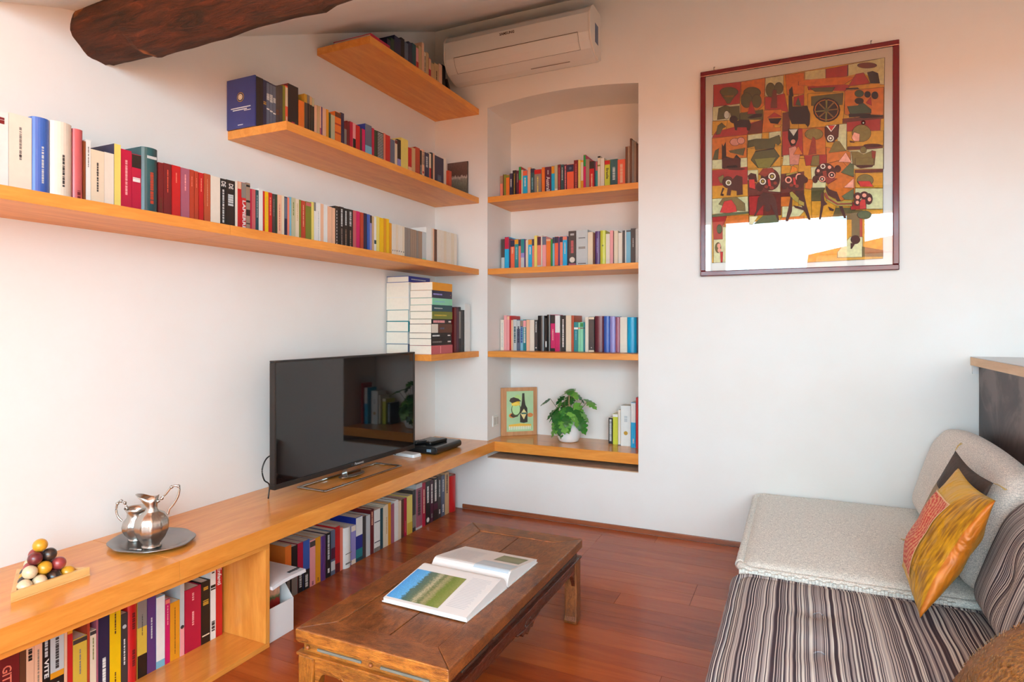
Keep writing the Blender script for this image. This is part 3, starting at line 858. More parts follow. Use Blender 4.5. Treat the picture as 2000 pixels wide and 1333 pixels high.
stack(-2.052, -1.898, 3.0, [(115, 'rose', ('l:pink:.4:.45:.8',), .0, .235, 0), (90, 'black', ('l:grey:.05:.5:.2', 'l:white:.8:.95:.2'), .004, .225, -.003), (75, 'black', ('l:white:.05:.4:.25', 'l:white:.8:.95:.2'), .003, .225, -.003), (115, 'brown', ('b:ivory:0:.3', 'l:slate:.4:.6:.2'), .0, .23, 0), (65, 'black', ('l:pink:.08:.65:.5', 'l:white:.85:.98:.3'), .004, .22, -.002), (100, 'olive', ('l:mustard:.1:.7:.15',), .008, .225, 0), (85, 'petrol', ('l:silver:.1:.5:.15',), .006, .225, 0), (90, 'mint', ('l:skyblue:.1:.6:.15',), .010, .222, 0), (100, 'navy', ('l:lavender:.05:.5:.2', 'o:gold:.92:.06'), .007, .222, 0), (105, 'amber', (), .012, .22, 0)], 1.452, 'in the stack nearer the room', 0)
row("""887 891.5 601 maroon -
891.8 896 600 plum -
896.3 900 600 black b:grey:.3:.9
900.6 903.6 606 charcoal -
903.8 907 606 black -
908 918 594 white n:folder""", -1.93, ZS[1]+.0003, .2, 'upright beside the book stacks', 'upright books beside the stacks')
# ------------------------------------------------------------------ television
def rounded_rect(w, h, r, n=5, cx=0, cy=0):
    out = []
    for sx, sy, a0 in ((1, 1, 0), (-1, 1, 90), (-1, -1, 180), (1, -1, 270)):
        for k in range(n+1):
            a = R(a0+90*k/n); out.append((cx+sx*(w/2-r)+r*math.cos(a), cy+sy*(h/2-r)+r*math.sin(a)))
    return out
GLB = mat((10, 10, 12), .12, spec=.6, var=0, bump=0, name='gloss_black'); SATB = mat((16, 16, 17), .35, var=.05, bump=0)
CHR = mat((170, 165, 160), .12, metal=1, var=.02, bump=0, name='chrome')
p0, p1 = Vector((-2.001, 1.927)), Vector((-1.975, 2.931)); dv = (p1-p0).normalized(); Wd = (p1-p0).length; Ht = .543
tv = thing('television', 'large flat black television with glossy screen standing on the worktop', 'television', (p0.x, p0.y, ZS[0]+.0005), math.atan2(dv.y, dv.x))
# local: x along the screen, -y faces the room, z up
zb = .054
bm = BM()
for a in ((0, Wd, -.012, .018, zb, zb+.022), (0, Wd, -.012, .018, zb+Ht-.009, zb+Ht), (0, .010, -.012, .018, zb+.022, zb+Ht-.009), (Wd-.010, Wd, -.012, .018, zb+.022, zb+Ht-.009)): add_box(bm, *a)
bz = obj('bezel', bm, SATB, tv, .002)
def screen_mat():
    m, t, b = nt('screen_glass')
    b.inputs['Base Color'].default_value = (.0035, .0035, .0042, 1); b.inputs['Roughness'].default_value = .035; b.inputs['Specular IOR Level'].default_value = .62
    nz = node(t, 'ShaderNodeTexNoise'); setin(nz, Scale=4.0); bp = node(t, 'ShaderNodeBump'); setin(bp, Strength=.01, Distance=.002); t.links.new(nz.outputs['Fac'], bp.inputs['Height']); t.links.new(bp.outputs[0], b.inputs['Normal']); return m
box('screen', .0102, Wd-.0102, -.008, -.002, zb+.0222, zb+Ht-.0092, screen_mat(), tv)
bm = BM(); add_box(bm, .0102, Wd-.0102, -.0018, .018, zb+.0222, zb+Ht-.0092); add_box(bm, .10, Wd-.10, .018, .052, zb+.03, zb+.33); obj('back_housing', bm, SATB, tv, .004)
text('Panasonic', .017, Matrix.Translation((Wd*.53, -.0125, zb+.0115)) @ Matrix.Rotation(R(90), 4, 'X'), mat((190, 190, 190), .4), bz)
box('indicator', Wd*.47, Wd*.49, -.0135, -.012, zb+.004, zb+.016, GLB, bz)
bm = BM(); add_box(bm, Wd/2-.05, Wd/2+.05, -.006, .028, .010, zb+.04); add_prism(bm, [(Wd/2+.085*math.cos(t*math.pi/12), .01+.038*math.sin(t*math.pi/12)) for t in range(24)], lambda x, y: (x, y, .0095), lambda x, y: (x, y, .014)); obj('neck', bm, CHR, tv, .002)
bm = BM(); L0, L1, b0, b1 = Wd/2-.285, Wd/2+.285, -.085, .085
for a in ((L0, L1, b0, b0+.012, 0, .0095), (L0, L1, b1-.012, b1, 0, .0095), (L0, L0+.012, b0+.012, b1-.012, 0, .0095), (L1-.012, L1, b0+.012, b1-.012, 0, .0095)): add_box(bm, *a)
obj('stand', bm, CHR, tv, .003)
bm = BM(); pts = [P(x, y, X=-2.06) for x, y in ((534, 887), (520, 897), (512, 918), (516, 938), (526, 948))]; pts.append(Vector((-2.06, 1.96, ZS[0]+.004)))
add_tube(bm, bez(pts, 6), .003, 8); tag(obj('power_cable', bm, SATB), 'thin black cable looping down behind the television', 'cable')

# decoder, router, remotes
d = thing('set_top_box', 'flat black decoder box with rounded front beside the television', 'decoder', (-2.12, 3.03, ZS[0]+.0005))
bm = BM(); add_prism(bm, rounded_rect(.24, .041, .018, 6, .12, .0245), lambda x, z: (x, 0, z), lambda x, z: (x, .285, z)); obj('case', bm, mat((24, 24, 26), .25, var=0, bump=0), d, .003)
bm = BM(); add_box(bm, .17, .20, -.0012, 0, .015, .031); obj('front_sticker', bm, mat((110, 140, 160), .4), d)
for x in (.03, .2):
    for y in (.03, .25): box('foot', x, x+.02, y, y+.02, 0, .0039, SATB, d)
for i, (a, b, lab) in enumerate((((-2.06, 3.06), (-2.015, 3.13), 'short black remote control lying on the decoder nearest the television'), ((-1.975, 3.08), (-1.955, 3.24), 'long black remote control lying on the decoder'))):
    v = Vector(b)-Vector(a); r = thing('remote_control', lab, 'remote', (a[0], a[1], ZS[0]+.0465), math.atan2(v.y, v.x)-R(90), 'remote controls on the decoder')
    bm = BM(); add_prism(bm, rounded_rect(.046, v.length, .012, 4, 0, v.length/2), lambda x, y: (x, y, 0), lambda x, y: (x, y, .018)); obj('case', bm, SATB, r, .004)
    bm = BM()
    for k in range(3):
        for j in range(int(v.length/.018)-1): add_box(bm, -.016+.012*k, -.009+.012*k, .012+j*.018, .022+j*.018, .018, .0198)
    obj('buttons', bm, mat((120, 120, 122), .5), r)
d = thing('router', 'small flat white plastic box before the black decoder', 'router', (-2.04, 2.962, ZS[0]+.0005), R(-8))
bm = BM(); add_prism(bm, rounded_rect(.17, .075, .012, 4), lambda x, y: (x, y, 0), lambda x, y: (x*.93, y*.9, .017)); obj('case', bm, mat((235, 235, 235), .35), d, .002)
bm = BM(); add_box(bm, -.06, -.05, -.0385, -.037, .004, .008); obj('indicator', bm, SATB, d)

# ------------------------------------------------------------------ air conditioner
ACW = mat((232, 226, 220), .35, var=.02, bump=0, name='white_plastic')
a = thing('air_conditioner', 'white wall mounted split air conditioner high on the niche wall', 'air conditioner', (-2.03, YB-.0005, 2.755))
aw = .955
pr = [(0, .02), (0, .275), (-.02, .290), (-.15, .288), (-.185, .262), (-.208, .225), (-.205, .12), (-.185, .075), (-.155, .042), (-.09, .012), (-.05, .002)]
bm = BM(); add_prism(bm, [(y, z) for y, z in pr], lambda y, z: (.004, y, z), lambda y, z: (aw-.004, y, z)); hs = obj('housing', bm, ACW, a, .006)
for x0, x1 in ((-.002, .0038), (aw-.0038, aw+.006)):
    bm = BM(); add_prism(bm, [(y*1.03, .005+z*.99) for y, z in pr], lambda y, z: (x0, y, z), lambda y, z: (x1, y, z)); obj('end_cap', bm, mat((238, 226, 214), .35, var=.02, bump=0), a, .002)
GR = mat((120, 104, 92), .6)
def acline(y0, z0, y1, z1, x0, x1, w=.0016):
    bm = BM(); n = Vector((0, -(z1-z0), (y1-y0))); add_tube(bm, [(x0, y0, z0), (x1, y1, z1)], w, 6); return bm
bm = BM(); add_box(bm, .07, aw-.07, -.2105, -.2045, .122, .1235)
for x in (.07, aw-.07): add_tube(bm, [(x, -.2065, .122), (x, -.187, .074), (x+.001, -.157, .041)], .0009, 5)
add_tube(bm, [(.07, -.1565, .0415), (aw-.07, -.1565, .0415)], .0009, 5); obj('flap_joint', bm, GR, hs)
bm = BM(); add_prism(bm, [(-.204, .118), (-.1855, .077), (-.157, .0455), (-.160, .0435), (-.189, .075), (-.2075, .118)], lambda y, z: (.074, y, z), lambda y, z: (aw-.074, y, z)); obj('air_flap', bm, ACW, a)
text('SAMSUNG', .0215, Matrix.Translation((aw*.46, -.2095, .205)) @ Matrix.Rotation(R(90), 4, 'X'), mat((70, 50, 45), .5), hs, bold=.0006)
box('energy_label', aw+.006, aw+.0068, -.12, -.06, .09, .20, mat((60, 80, 120), .4), hs)
bm = BM()
for i in range(14): add_box(bm, .05+i*.062, .105+i*.062, -.14, -.02, .2885, .2905)
obj('intake_grille', bm, GR, hs)
bm = BM(); add_box(bm, .55, .80, -.10, -.096, .0095, .012); add_box(bm, .76, .82, -.1605, -.158, .049, .053); obj('vent_mark', bm, GR, hs)

# wall socket inside the niche
s = thing('wall_socket', 'white double socket plate on the side of the niche', 'socket', (NX0+.0005, 3.63, .535))
bm = BM(); add_box(bm, 0, .007, 0, .085, 0, .072); obj('plate', bm, mat((236, 232, 226), .4), s, .002)
for i in (0, 1):
    bm = BM(); add_box(bm, .007, .0085, .010+i*.036, .040+i*.036, .012, .06); obj('outlet', bm, mat((205, 200, 195), .4), s)

# ------------------------------------------------------------------ tin sign on wood board, leaning in the niche
b0, b1 = Vector((-1.818, 3.742)), Vector((-1.622, 3.902)); v = b1-b0; bw = v.length; bh = .325
sg = thing('tin_sign', 'small green tin sign of capped man and dark bottle on wooden board', 'sign', (b0.x, b0.y, ZS[0]+.0005), math.atan2(v.y, v.x))
box('board', 0, bw, 0, .014, 0, bh, wood((176, 122, 78), (206, 152, 104), 'Z', 9, .55, 0, name='plain_board'), sg, .0015)
tx0, tx1, tz0, tz1 = bw*.15, bw*.89, .028, bh-.024
tinp = box('tin_plate', tx0, tx1, -.003, -.0002, tz0, tz1, mat((172, 206, 158), .45, var=.14, scale=14, bump=.1), sg, .001)
def tinshape(nm, pts, col, k):
    # measured on the plate in its own units, 0..100 across and 0..150 up
    bm = BM(); sx = (tx1-tx0)/100; sz = (tz1-tz0)/150
    add_prism(bm, [(tx0+x*sx, tz0+z*sz) for x, z in pts], lambda x, z: (x, -.003-.00025*k, z), lambda x, z: (x, -.0028, z)); obj(nm, bm, mat(col, .45), tinp)
def ell(cx, cy, a, b, n=16): return [(cx+a*math.cos(2*math.pi*i/n), cy+b*math.sin(2*math.pi*i/n)) for i in range(n)]
tinshape('hand', ell(22, 60, 14, 9), (220, 130, 50), 1); tinshape('hand', ell(88, 60, 11, 8), (214, 130, 70), 1)
tinshape('sleeve', [(12, 60), (26, 74), (44, 66), (42, 56), (24, 52)], (60, 40, 28), 2)
tinshape('coat', ell(35, 82, 18, 25), (70, 84, 50), 3); tinshape('beard', ell(35, 84, 15, 22), (186, 226, 160), 4); tinshape('face', ell(33, 108, 16, 13), (236, 196, 50), 5)
tinshape('moustache', [(18, 102), (34, 108), (50, 102), (48, 96), (34, 99), (20, 96)], (246, 214, 90), 6)
tinshape('cap', [(28, 120), (30, 132), (40, 138), (52, 132), (56, 120), (46, 114)], (176, 212, 130), 5)
tinshape('cap_brim', [(10, 114), (14, 124), (26, 128), (44, 122), (54, 112), (38, 112), (20, 106)], (50, 40, 34), 6)
tinshape('bottle', [(50, 34), (50, 84), (55, 98), (57, 116), (58, 142), (66, 142), (67, 116), (70, 98), (77, 86), (78, 34), (64, 31)], (36, 38, 30), 7)
tinshape('bottle_label', [(64, 84), (75, 68), (64, 44), (52, 66)], (226, 214, 150), 8); tinshape('bottle_label', [(54, 70), (74, 70), (73, 64), (55, 64)], (40, 100, 90), 9)
tinshape('banner', [(8, 14), (8, 26), (50, 30), (92, 26), (92, 14), (50, 18)], (236, 186, 70), 2)
bm = BM(); sx = (tx1-tx0)/100; sz = (tz1-tz0)/150
for i in range(13): add_box(bm, tx0+(9+i*6.4)*sx, tx0+(12.5+i*6.4)*sx, -.0036, -.003, tz0+7*sz, tz0+20*sz)
obj('lettering', bm, mat((236, 236, 214), .5), tinp)

# ------------------------------------------------------------------ potted plant
pl = thing('potted_plant', 'leafy green plant with lobed leaves in a white pot on the niche ledge', 'plant', (-1.345, 3.765, ZS[0]+.0005))
bm = BM(); add_lathe(bm, [(.050, 0), (.060, .003), (.065, .010), (.074, .03), (.080, .07), (.083, .125), (.085, .130), (.085, .135), (.081, .135), (.078, .115)], 40); obj('pot', bm, mat((240, 238, 236), .35, var=.02), pl)
bm = BM(); add_lathe(bm, [(.076, .112), (.03, .118), (.002, .12)], 24); obj('soil', bm, mat((60, 44, 34), .95, var=.4, scale=90, bump=.8), pl)
def leafmesh(seed):
    rg = random.Random(seed); bm = BM(); n = 12; L = 1.0; left = []; right = []; mid = []
    for i in range(n+1):
        t = i/n; w = .42*math.sin(math.pi*min(1, t*.93+.07)**.75)**.8 if 0 < i < n else .01
        if i % 3 == 2 and 1 < i < n-1: w *= rg.uniform(.35, .6)
        z = -.28*t*t
        mid.append(bm.verts.new((0, t*L, z+.02))); left.append(bm.verts.new((-w, t*L-.06*(1 if i % 3 == 2 else 0)+.02, z-.06*w))); right.append(bm.verts.new((w, t*L-.06*(1 if i % 3 == 2 else 0)+.02, z-.10*w)))
    for i in range(n):
        for a, b in ((left, mid), (mid, right)):
            f = bm.faces.new((a[i], b[i], b[i+1], a[i+1])); f.smooth = True
    bmesh.ops.recalc_face_normals(bm, faces=bm.faces[:])
    me = bpy.data.meshes.new('leaf'); bm.to_mesh(me); bm.free(); return me
LV = []
for i in range(3):
    for c in ((34, 96, 38), (54, 132, 50), (104, 164, 66)):
        me = leafmesh(i); me.materials.append(mat(c, .38, var=.3, scale=8, bump=.1, name='leaf')); LV.append(me)
rg = random.Random(5); stems = BM()
spots = [(0, 0, .335, .3), (-.02, .0, .31, .5), (.03, -.01, .325, .4), (-.04, 0, .29, .7), (.055, 0, .31, .6), (-.06, -.01, .255, .9), (-.05, -.02, .24, .9), (-.075, -.03, .22, 1.1), (-.115, -.02, .268, .3), (.10, .0, .275, .2), (.125, -.02, .262, .25), (.05, -.02, .25, .8), (.065, -.03, .215, 1.1), (.03, -.04, .23, .9), (.01, -.05, .215, 1.1), (-.02, -.055, .225, 1.1), (-.045, -.055, .2, 1.3),
 (.08, -.03, .175, 1.2), (.06, -.055, .185, 1.2), (.085, -.01, .2, 1.0), (.0, -.075, .175, 1.4), (.03, -.078, .165, 1.4), (-.03, -.078, .15, 1.5), (-.055, -.06, .13, 1.5), (-.07, -.03, .15, 1.3), (0, -.085, .14, 1.6), (.02, -.07, .2, 1.2), (-.08, -.02, .185, 1.2), (.05, .02, .24, .8), (-.03, .03, .26, .8), (-.065, -.055, .165, 1.4), (.0, .03, .29, .6), (.09, -.03, .15, 1.4), (-.02, -.06, .12, 1.6)]
for i, (x, y, z, droop) in enumerate([(a*1.2, b*1.3, c, d) for a, b, c, d in spots]+[(-.07, -.085, .150, 1.3), (-.04, -.10, .135, 1.4), (-.08, -.06, .12, 1.4), (0, -.11, .16, 1.3), (-.06, -.09, .19, 1.0), (.03, -.10, .18, 1.1), (-.095, -.04, .2, .9)]):
    o = bpy.data.objects.new('leaf', rg.choice(LV)); COL.objects.link(o); o.parent = pl
    ang = math.atan2(x, -y-.02 if abs(x) > .02 or y < -.02 else 1)   # outward heading
    out = Vector((x, y-.012, 0)); out = out.normalized() if out.length > .003 else Vector((0, -1, 0))
    s = rg.uniform(.080, .104); hd = math.atan2(out.y, out.x)-R(90)+rg.uniform(-.5, .5)
    o.location = Vector((x, y, z))-out*s*.25; o.rotation_euler = (-droop*.75+rg.uniform(-.2, .2), rg.uniform(-.5, .5), hd); o.scale = (s, s, s)
    if i % 2 == 0 or i < 12: add_tube(stems, bez([(x*.1, y*.1, .115), (x*.5, y*.4, z*.75), o.location], 4), .0016, 5)
obj('stems', stems, mat((96, 84, 44), .6), pl)
bm = BM(); add_tube(bm, [(0, 0, .11), (.002, .004, .30)], .005, 7); obj('moss_pole', bm, mat((170, 130, 96), .9, var=.3, bump=.5), pl)

# ------------------------------------------------------------------ pewter jugs on oval tray
PEW = mat((196, 192, 186), .27, metal=1, var=.10, scale=12, bump=.05, name='pewter'); PEWD = mat((150, 148, 148), .3, metal=1, var=.15, scale=10, bump=.05, name='dark_pewter')
tc_ = Vector((-2.005, 1.398, ZS[0]+.0005))
tr = thing('oval_tray', 'dark pewter oval tray with stepped rim on the worktop', 'tray', tc_)
bm = BM(); A, B = .146, .121
def ov(r, z, t, i):
    k = 1+.018*math.cos(8*t)*(1 if r > .85 else 0); return (r*k*A*B/math.sqrt((B*math.cos(t))**2+(A*math.sin(t))**2), z)
add_lathe(bm, [(.62, 0), (.70, .002), (.80, .007), (1.0, .012), (1.005, .0145), (.99, .0155), (.86, .0125), (.80, .0105), (.72, .0055), (.66, .0035), (.3, .003), (.01, .003)], 72, rf=ov); obj('dish', bm, PEWD, tr)
def jug(nm, lab, loc, rz, r, h, neckr, spout, hang, handle, open_h):
    j = thing(nm, lab, 'jug', loc, rz)
    pr = [(.50, 0), (.52, .02), (.46, .05), (.50, .07), (.78, .20), (.96, .34), (1.0, .45), (.93, .57), (.72, .67), (neckr/r*1.05, .74), (neckr/r, .82), (neckr/r*1.1, .90), (neckr/r*1.35, 1.0), (neckr/r*1.3, 1.0), (neckr/r, .9), (neckr/r*.9, .80), (.6, .6)]
    def rf(q, z, t, i):
        fl = 1-.055*abs(math.sin(5*t))**.5 if .08 < z < .72 and i < 10 else 1
        rr = q*r*fl; zz = z*h
        if z > .85 and spout:
            c = max(0, math.cos(t))**3; rr += spout*c*(z-.82)/.18; zz += spout*.55*c*(z-.82)/.18
            c2 = max(0, -math.cos(t))**2; zz += .010*c2*(z-.82)/.18
        return rr, zz
    bm = BM(); add_lathe(bm, pr, 60, rf=rf, close=False); bm.faces.new([v for v in bm.verts if v.co.z < 1e-6][:60]) if False else None
    obj('body', bm, PEW, j)
    bm = BM(); add_lathe(bm, [(.40*r, .001), (.56*r, .0005), (.56*r, .004), (.47*r, .008)], 40); obj('foot', bm, PEW, j)
    bm = BM(); hp = bez(handle, 8); add_tube(bm, hp, [.0042+.002*math.sin(i*.9) if i < 14 else .0036 for i in range(len(hp))], 8)
    for q in (0, len(hp)//3, len(hp)//2): 
        m4 = Matrix.Translation(hp[q]); bmesh.ops.create_icosphere(bm, subdivisions=1, radius=.0065, matrix=m4)
    obj('handle', bm, PEW, j, smooth=True)
    return j
jug('pewter_jug', 'tall fluted pewter jug with open spout and scrolled handle on the tray', (-1.970, 1.372, ZS[0]+.0042), R(-145), .054, .163, .017, .026, 0,
    [(-.019, 0, .150), (-.030, 0, .158), (-.045, 0, .175), (-.062, 0, .196), (-.078, 0, .200), (-.086, 0, .192), (-.082, 0, .165), (-.068, 0, .138), (-.055, 0, .122), (-.050, 0, .105)], 0)
jug('pewter_bowl', 'smaller pewter bowl jug with curled handle behind the tall jug', (-2.078, 1.392, ZS[0]+.0042), R(35), .046, .112, .028, 0, 0,
    [(-.030, 0, .108), (-.036, 0, .128), (-.048, 0, .136), (-.060, 0, .128), (-.064, 0, .105), (-.058, 0, .082), (-.046, 0, .068)], 0)
bm = BM(); add_tube(bm, [(0, 0, 0), (.02, .004, .003), (.045, .01, .004)], [.006, .004, .0025], 8)
o = obj('pewter_spoon', bm, PEWD, smooth=True); o.location = (-1.985, 1.308, ZS[0]+.0105); tag(o, 'little dark pewter spoon lying on the tray before the tall jug', 'spoon')

# ------------------------------------------------------------------ triangular tray of wooden balls
T0, T1, T2 = Vector((-1.915, .936)), Vector((-1.915, 1.140)), Vector((-2.092, 1.038))
tt = thing('triangular_tray', 'pale wooden triangular tray holding a pyramid of wooden balls', 'tray', (T0.x, T0.y, ZS[0]+.0005))
WB = wood((222, 168, 98), (240, 194, 126), 'Y', 16, .4, .1, name='pale_wood')
cen = (T0+T1+T2)/3; T = [T0, T1, T2]; 
def inset(k): return [p+(cen-p).normalized()*k for p in T]
I = inset(.022)
bm = BM(); add_prism(bm, [tuple(p-T0) for p in T], lambda x, y: (x, y, 0), lambda x, y: (x, y, .004)); obj('base', bm, WB, tt)
for k in range(3):
    a, b, c, e = T[k]-T0, T[(k+1) % 3]-T0, I[(k+1) % 3]-T0, I[k]-T0
    bm = BM(); add_prism(bm, [tuple(a), tuple(b), tuple(c), tuple(e)], lambda x, y: (x, y, .0042), lambda x, y: (x, y, .026)); obj('rim', bm, WB, tt, .001)
r = .0186; e1 = (T1-T0).normalized(); e2 = (T2-T0).normalized(); base = cen-(e1+e2)*r*2  # lattice origin
BC = dict(cream=(232, 206, 168), yellow=(226, 160, 40), black=(40, 34, 34), maroon=(104, 34, 40), red=(160, 62, 62))
base = cen-(e1+e2)*(2*r)*1.0
lay = [[['cream', 'cream', 'black', 'yellow'], ['black', 'yellow', 'maroon'], ['yellow', 'red'], ['black']], [['cream', 'yellow', 'red'], ['red', 'black'], ['cream']], [['maroon', 'black'], ['red']], [['yellow']]]
shown = {}
for L, rowsL in enumerate(lay):
    o2 = base+(e1+e2)*(2*r)/3*L
    for j, rw in enumerate(rowsL):
        for i, c in enumerate(rw):
            p = o2+e1*2*r*i+e2*2*r*j; z = ZS[0]+.0048+r+L*r*2*math.sqrt(2/3)
            bm = BM(); bmesh.ops.create_uvsphere(bm, u_segments=28, v_segments=16, radius=r-.0002)
            o = obj('wooden_ball', bm, wood(tuple(int(x*.9) for x in BC[c]), BC[c], 'Z', 30, .28, .3, 4, c+'_ball', bump=.01), smooth=True); o.location = (p.x, p.y, z); o.rotation_euler = (rg.random(), rg.random(), 0)
            lv = ('bottom', 'second', 'third', 'top')[L]
            rn = ('front', 'second', 'third', 'back')[j] if L == 0 else ('front', 'middle', 'back')[j] if L == 1 else ('front', 'back')[j]
            lab = '%s wooden ball, %s in the %s row of the %s layer' % (c, ORD[i], rn, lv) if L < 3 else 'yellow wooden ball crowning the top of the ball pyramid'
            if L == 2 and j == 1: lab = 'red wooden ball alone at the back of the third layer'
            tag(o, lab, 'ball', 'wooden balls in the triangular tray')

# ------------------------------------------------------------------ magazine file on the floor
mf = thing('magazine_file', 'white cardboard magazine file on the floor against the cabinet side', 'magazine file', (0, 0, 0))
MW = mat((236, 230, 226), .6, var=.02)
fx, y0, y1 = -1.812, 1.716, 1.852; s_ = .003
box('bottom', fx-.19, fx, y0, y1, .0004, .0034, MW, mf); box('front', fx-s_, fx, y0, y1, .0036, .128, MW, mf); box('back', fx-.193, fx-.1902, y0, y1, .0036, .21, MW, mf)
for yy in (y0, y1-s_):
    bm = BM(); add_prism(bm, [(fx-s_-.0002, .0036), (fx-s_-.0002, .128), (fx-.07, .21), (fx-.19, .21), (fx-.19, .0036)], lambda x, z: (x, yy, z), lambda x, z: (x, yy+s_, z)); obj('side', bm, MW, mf)
ma = thing('magazine', 'magazine with red and green cover standing in the white file', 'magazine', (fx-.045, y0+.004, .004), R(90))
box('cover', 0, .105, 0, .012, 0, .203, photo_mat('magazine_cover', [(0, (110, 30, 24)), (.62, (150, 36, 30)), (.68, (60, 110, 60)), (.74, (226, 160, 124)), (1, (236, 190, 156))], scale=5, dist=.3), ma)
m2 = thing('magazine', 'white magazine lying flat across the top of the white file', 'magazine', (fx-.186, y0+.002, .2105))
bm = BM(); n = 12; V = []
for i in range(n+1):
    t = i/n; yy = t*.185; z = .004*math.sin(math.pi*t*1.3)+.004*t
    V.append([bm.verts.new((xx, yy, z+dz)) for xx, dz in ((0, 0), (.215-.012*t, 0), (.212-.012*t, .012), (0, .012))])
for i in range(n):
    for k in range(4): bm.faces.new((V[i][k], V[i+1][k], V[i+1][(k+1) % 4], V[i][(k+1) % 4]))
bm.faces.new(V[0]); bm.faces.new(V[-1][::-1]); obj('pages', bm, mat((232, 224, 224), .5), m2)
bm = BM()
for i in range(5): add_box(bm, .170, .184, .115+.012*i, .124+.012*i, .0195, .0203)
obj('lettering', bm, mat(C['charcoal']), m2)
m3 = thing('paper_sheet', 'upright white paper sheets rising behind the flat magazine', 'paper', (fx-.205, y0+.002, .0004), R(90)); box('sheet', 0, .10, 0, .008, 0, .372, mat((226, 218, 216), .6), m3)

# ------------------------------------------------------------------ carved low table
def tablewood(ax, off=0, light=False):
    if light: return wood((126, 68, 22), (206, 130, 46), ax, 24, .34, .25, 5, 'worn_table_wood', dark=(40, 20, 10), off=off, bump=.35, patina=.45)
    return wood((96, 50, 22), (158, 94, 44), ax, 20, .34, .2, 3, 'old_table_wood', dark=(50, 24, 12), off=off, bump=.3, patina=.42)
TX0, TX1, TY0, TY1, TZ = -1.315, -.802, 1.350, 2.412, .330
ct = thing('low_table', 'low antique carved dark wooden table with an open book on it', 'coffee table', (TX0, TY0, 0)); tw, tl_ = TX1-TX0, TY1-TY0
fr = .085; t0 = TZ-.036
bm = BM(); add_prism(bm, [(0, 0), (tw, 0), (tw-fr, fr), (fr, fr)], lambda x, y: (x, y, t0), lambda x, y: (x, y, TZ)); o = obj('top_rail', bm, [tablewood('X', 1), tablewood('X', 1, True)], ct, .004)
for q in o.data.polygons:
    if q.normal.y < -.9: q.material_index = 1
bm = BM(); add_prism(bm, [(0, tl_), (fr, tl_-fr), (tw-fr, tl_-fr), (tw, tl_)], lambda x, y: (x, y, t0), lambda x, y: (x, y, TZ)); obj('top_rail', bm, tablewood('X', 2), ct, .004)
bm = BM(); add_prism(bm, [(0, 0), (fr, fr), (fr, tl_-fr), (0, tl_)], lambda x, y: (x, y, t0), lambda x, y: (x, y, TZ)); obj('top_rail', bm, tablewood('Y', 3), ct, .004)
bm = BM(); add_prism(bm, [(tw, 0), (tw, tl_), (tw-fr, tl_-fr), (tw-fr, fr)], lambda x, y: (x, y, t0), lambda x, y: (x, y, TZ)); obj('top_rail', bm, tablewood('Y', 4), ct, .004)
for i, (a, b) in enumerate(((fr, tw*.52), (tw*.52, tw-fr))): box('top_panel', a+.0015, b-.0015, fr+.002, tl_-fr-.002, t0+.004, TZ-.0035, tablewood('Y', 5+i*2), ct, .002)
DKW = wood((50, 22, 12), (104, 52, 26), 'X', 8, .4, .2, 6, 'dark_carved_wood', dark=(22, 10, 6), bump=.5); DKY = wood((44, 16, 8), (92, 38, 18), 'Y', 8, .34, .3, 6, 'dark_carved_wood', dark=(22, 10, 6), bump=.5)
# recessed waist with long bars and knobs, mouldings, apron
wz0, wz1 = .262, t0-.004
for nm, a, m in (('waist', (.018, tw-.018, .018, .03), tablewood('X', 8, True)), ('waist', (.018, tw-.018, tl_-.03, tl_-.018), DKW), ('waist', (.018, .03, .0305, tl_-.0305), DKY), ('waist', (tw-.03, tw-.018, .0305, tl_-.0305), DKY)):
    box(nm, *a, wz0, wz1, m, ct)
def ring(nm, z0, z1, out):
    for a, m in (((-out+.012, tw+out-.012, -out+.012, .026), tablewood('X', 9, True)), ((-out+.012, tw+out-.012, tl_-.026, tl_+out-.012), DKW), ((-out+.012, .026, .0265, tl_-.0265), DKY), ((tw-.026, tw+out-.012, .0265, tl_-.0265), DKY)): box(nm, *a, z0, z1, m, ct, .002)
ring('moulding', t0-.0038, t0-.0002, .008); ring('moulding', .254, .2618, .010)
BAR = mat((120, 122, 112), .4, var=.2); KN = mat((150, 86, 40), .4)
for a, b in ((.07, .225), (.29, .445)): box('waist_bar', a, b, .0125, .0178, .272, .279, BAR, ct, .001)
for k in range(5):
    a = .09+k*.19; box('waist_bar', tw-.0178, tw-.0125, a, a+.15, .272, .279, mat((70, 54, 44), .4), ct, .001)
for x in (.035, .258, tw-.035):
    bm = BM(); bmesh.ops.create_uvsphere(bm, u_segments=12, v_segments=8, radius=.006, matrix=Matrix.Translation((x, .0135, .2755))); obj('knob', bm, KN, ct, smooth=True)
def apron(a, b, face, m, nm='apron'):
    """a..b: run; curved lower edge with a hanging carved middle"""
    n = 48; lower = []
    for i in range(n+1):
        s = i/n; x = a+(b-a)*s; q = min(s, 1-s)*(b-a)
        z = .212 if q > .035 else .155+.057*math.sin(math.pi/2*min(1, q/.035))
        mid = abs(x-(a+b)/2)
        if mid < .11: z -= .030*(math.cos(mid/.11*math.pi)*.5+.5)+.006*math.cos(mid*170)
        lower.append((x, z))
    bm = BM(); pts = lower+[(b, .2535), (a, .2535)]
    if face in 'fb': yy = .012 if face == 'f' else tl_-.026; add_prism(bm, pts, lambda x, z: (x, yy, z), lambda x, z: (x, yy+.014, z))
    else: xx = .012 if face == 'l' else tw-.026; add_prism(bm, pts, lambda x, z: (xx, x, z), lambda x, z: (xx+.014, x, z))
    obj(nm, bm, m, ct, .0015)
LW = .056
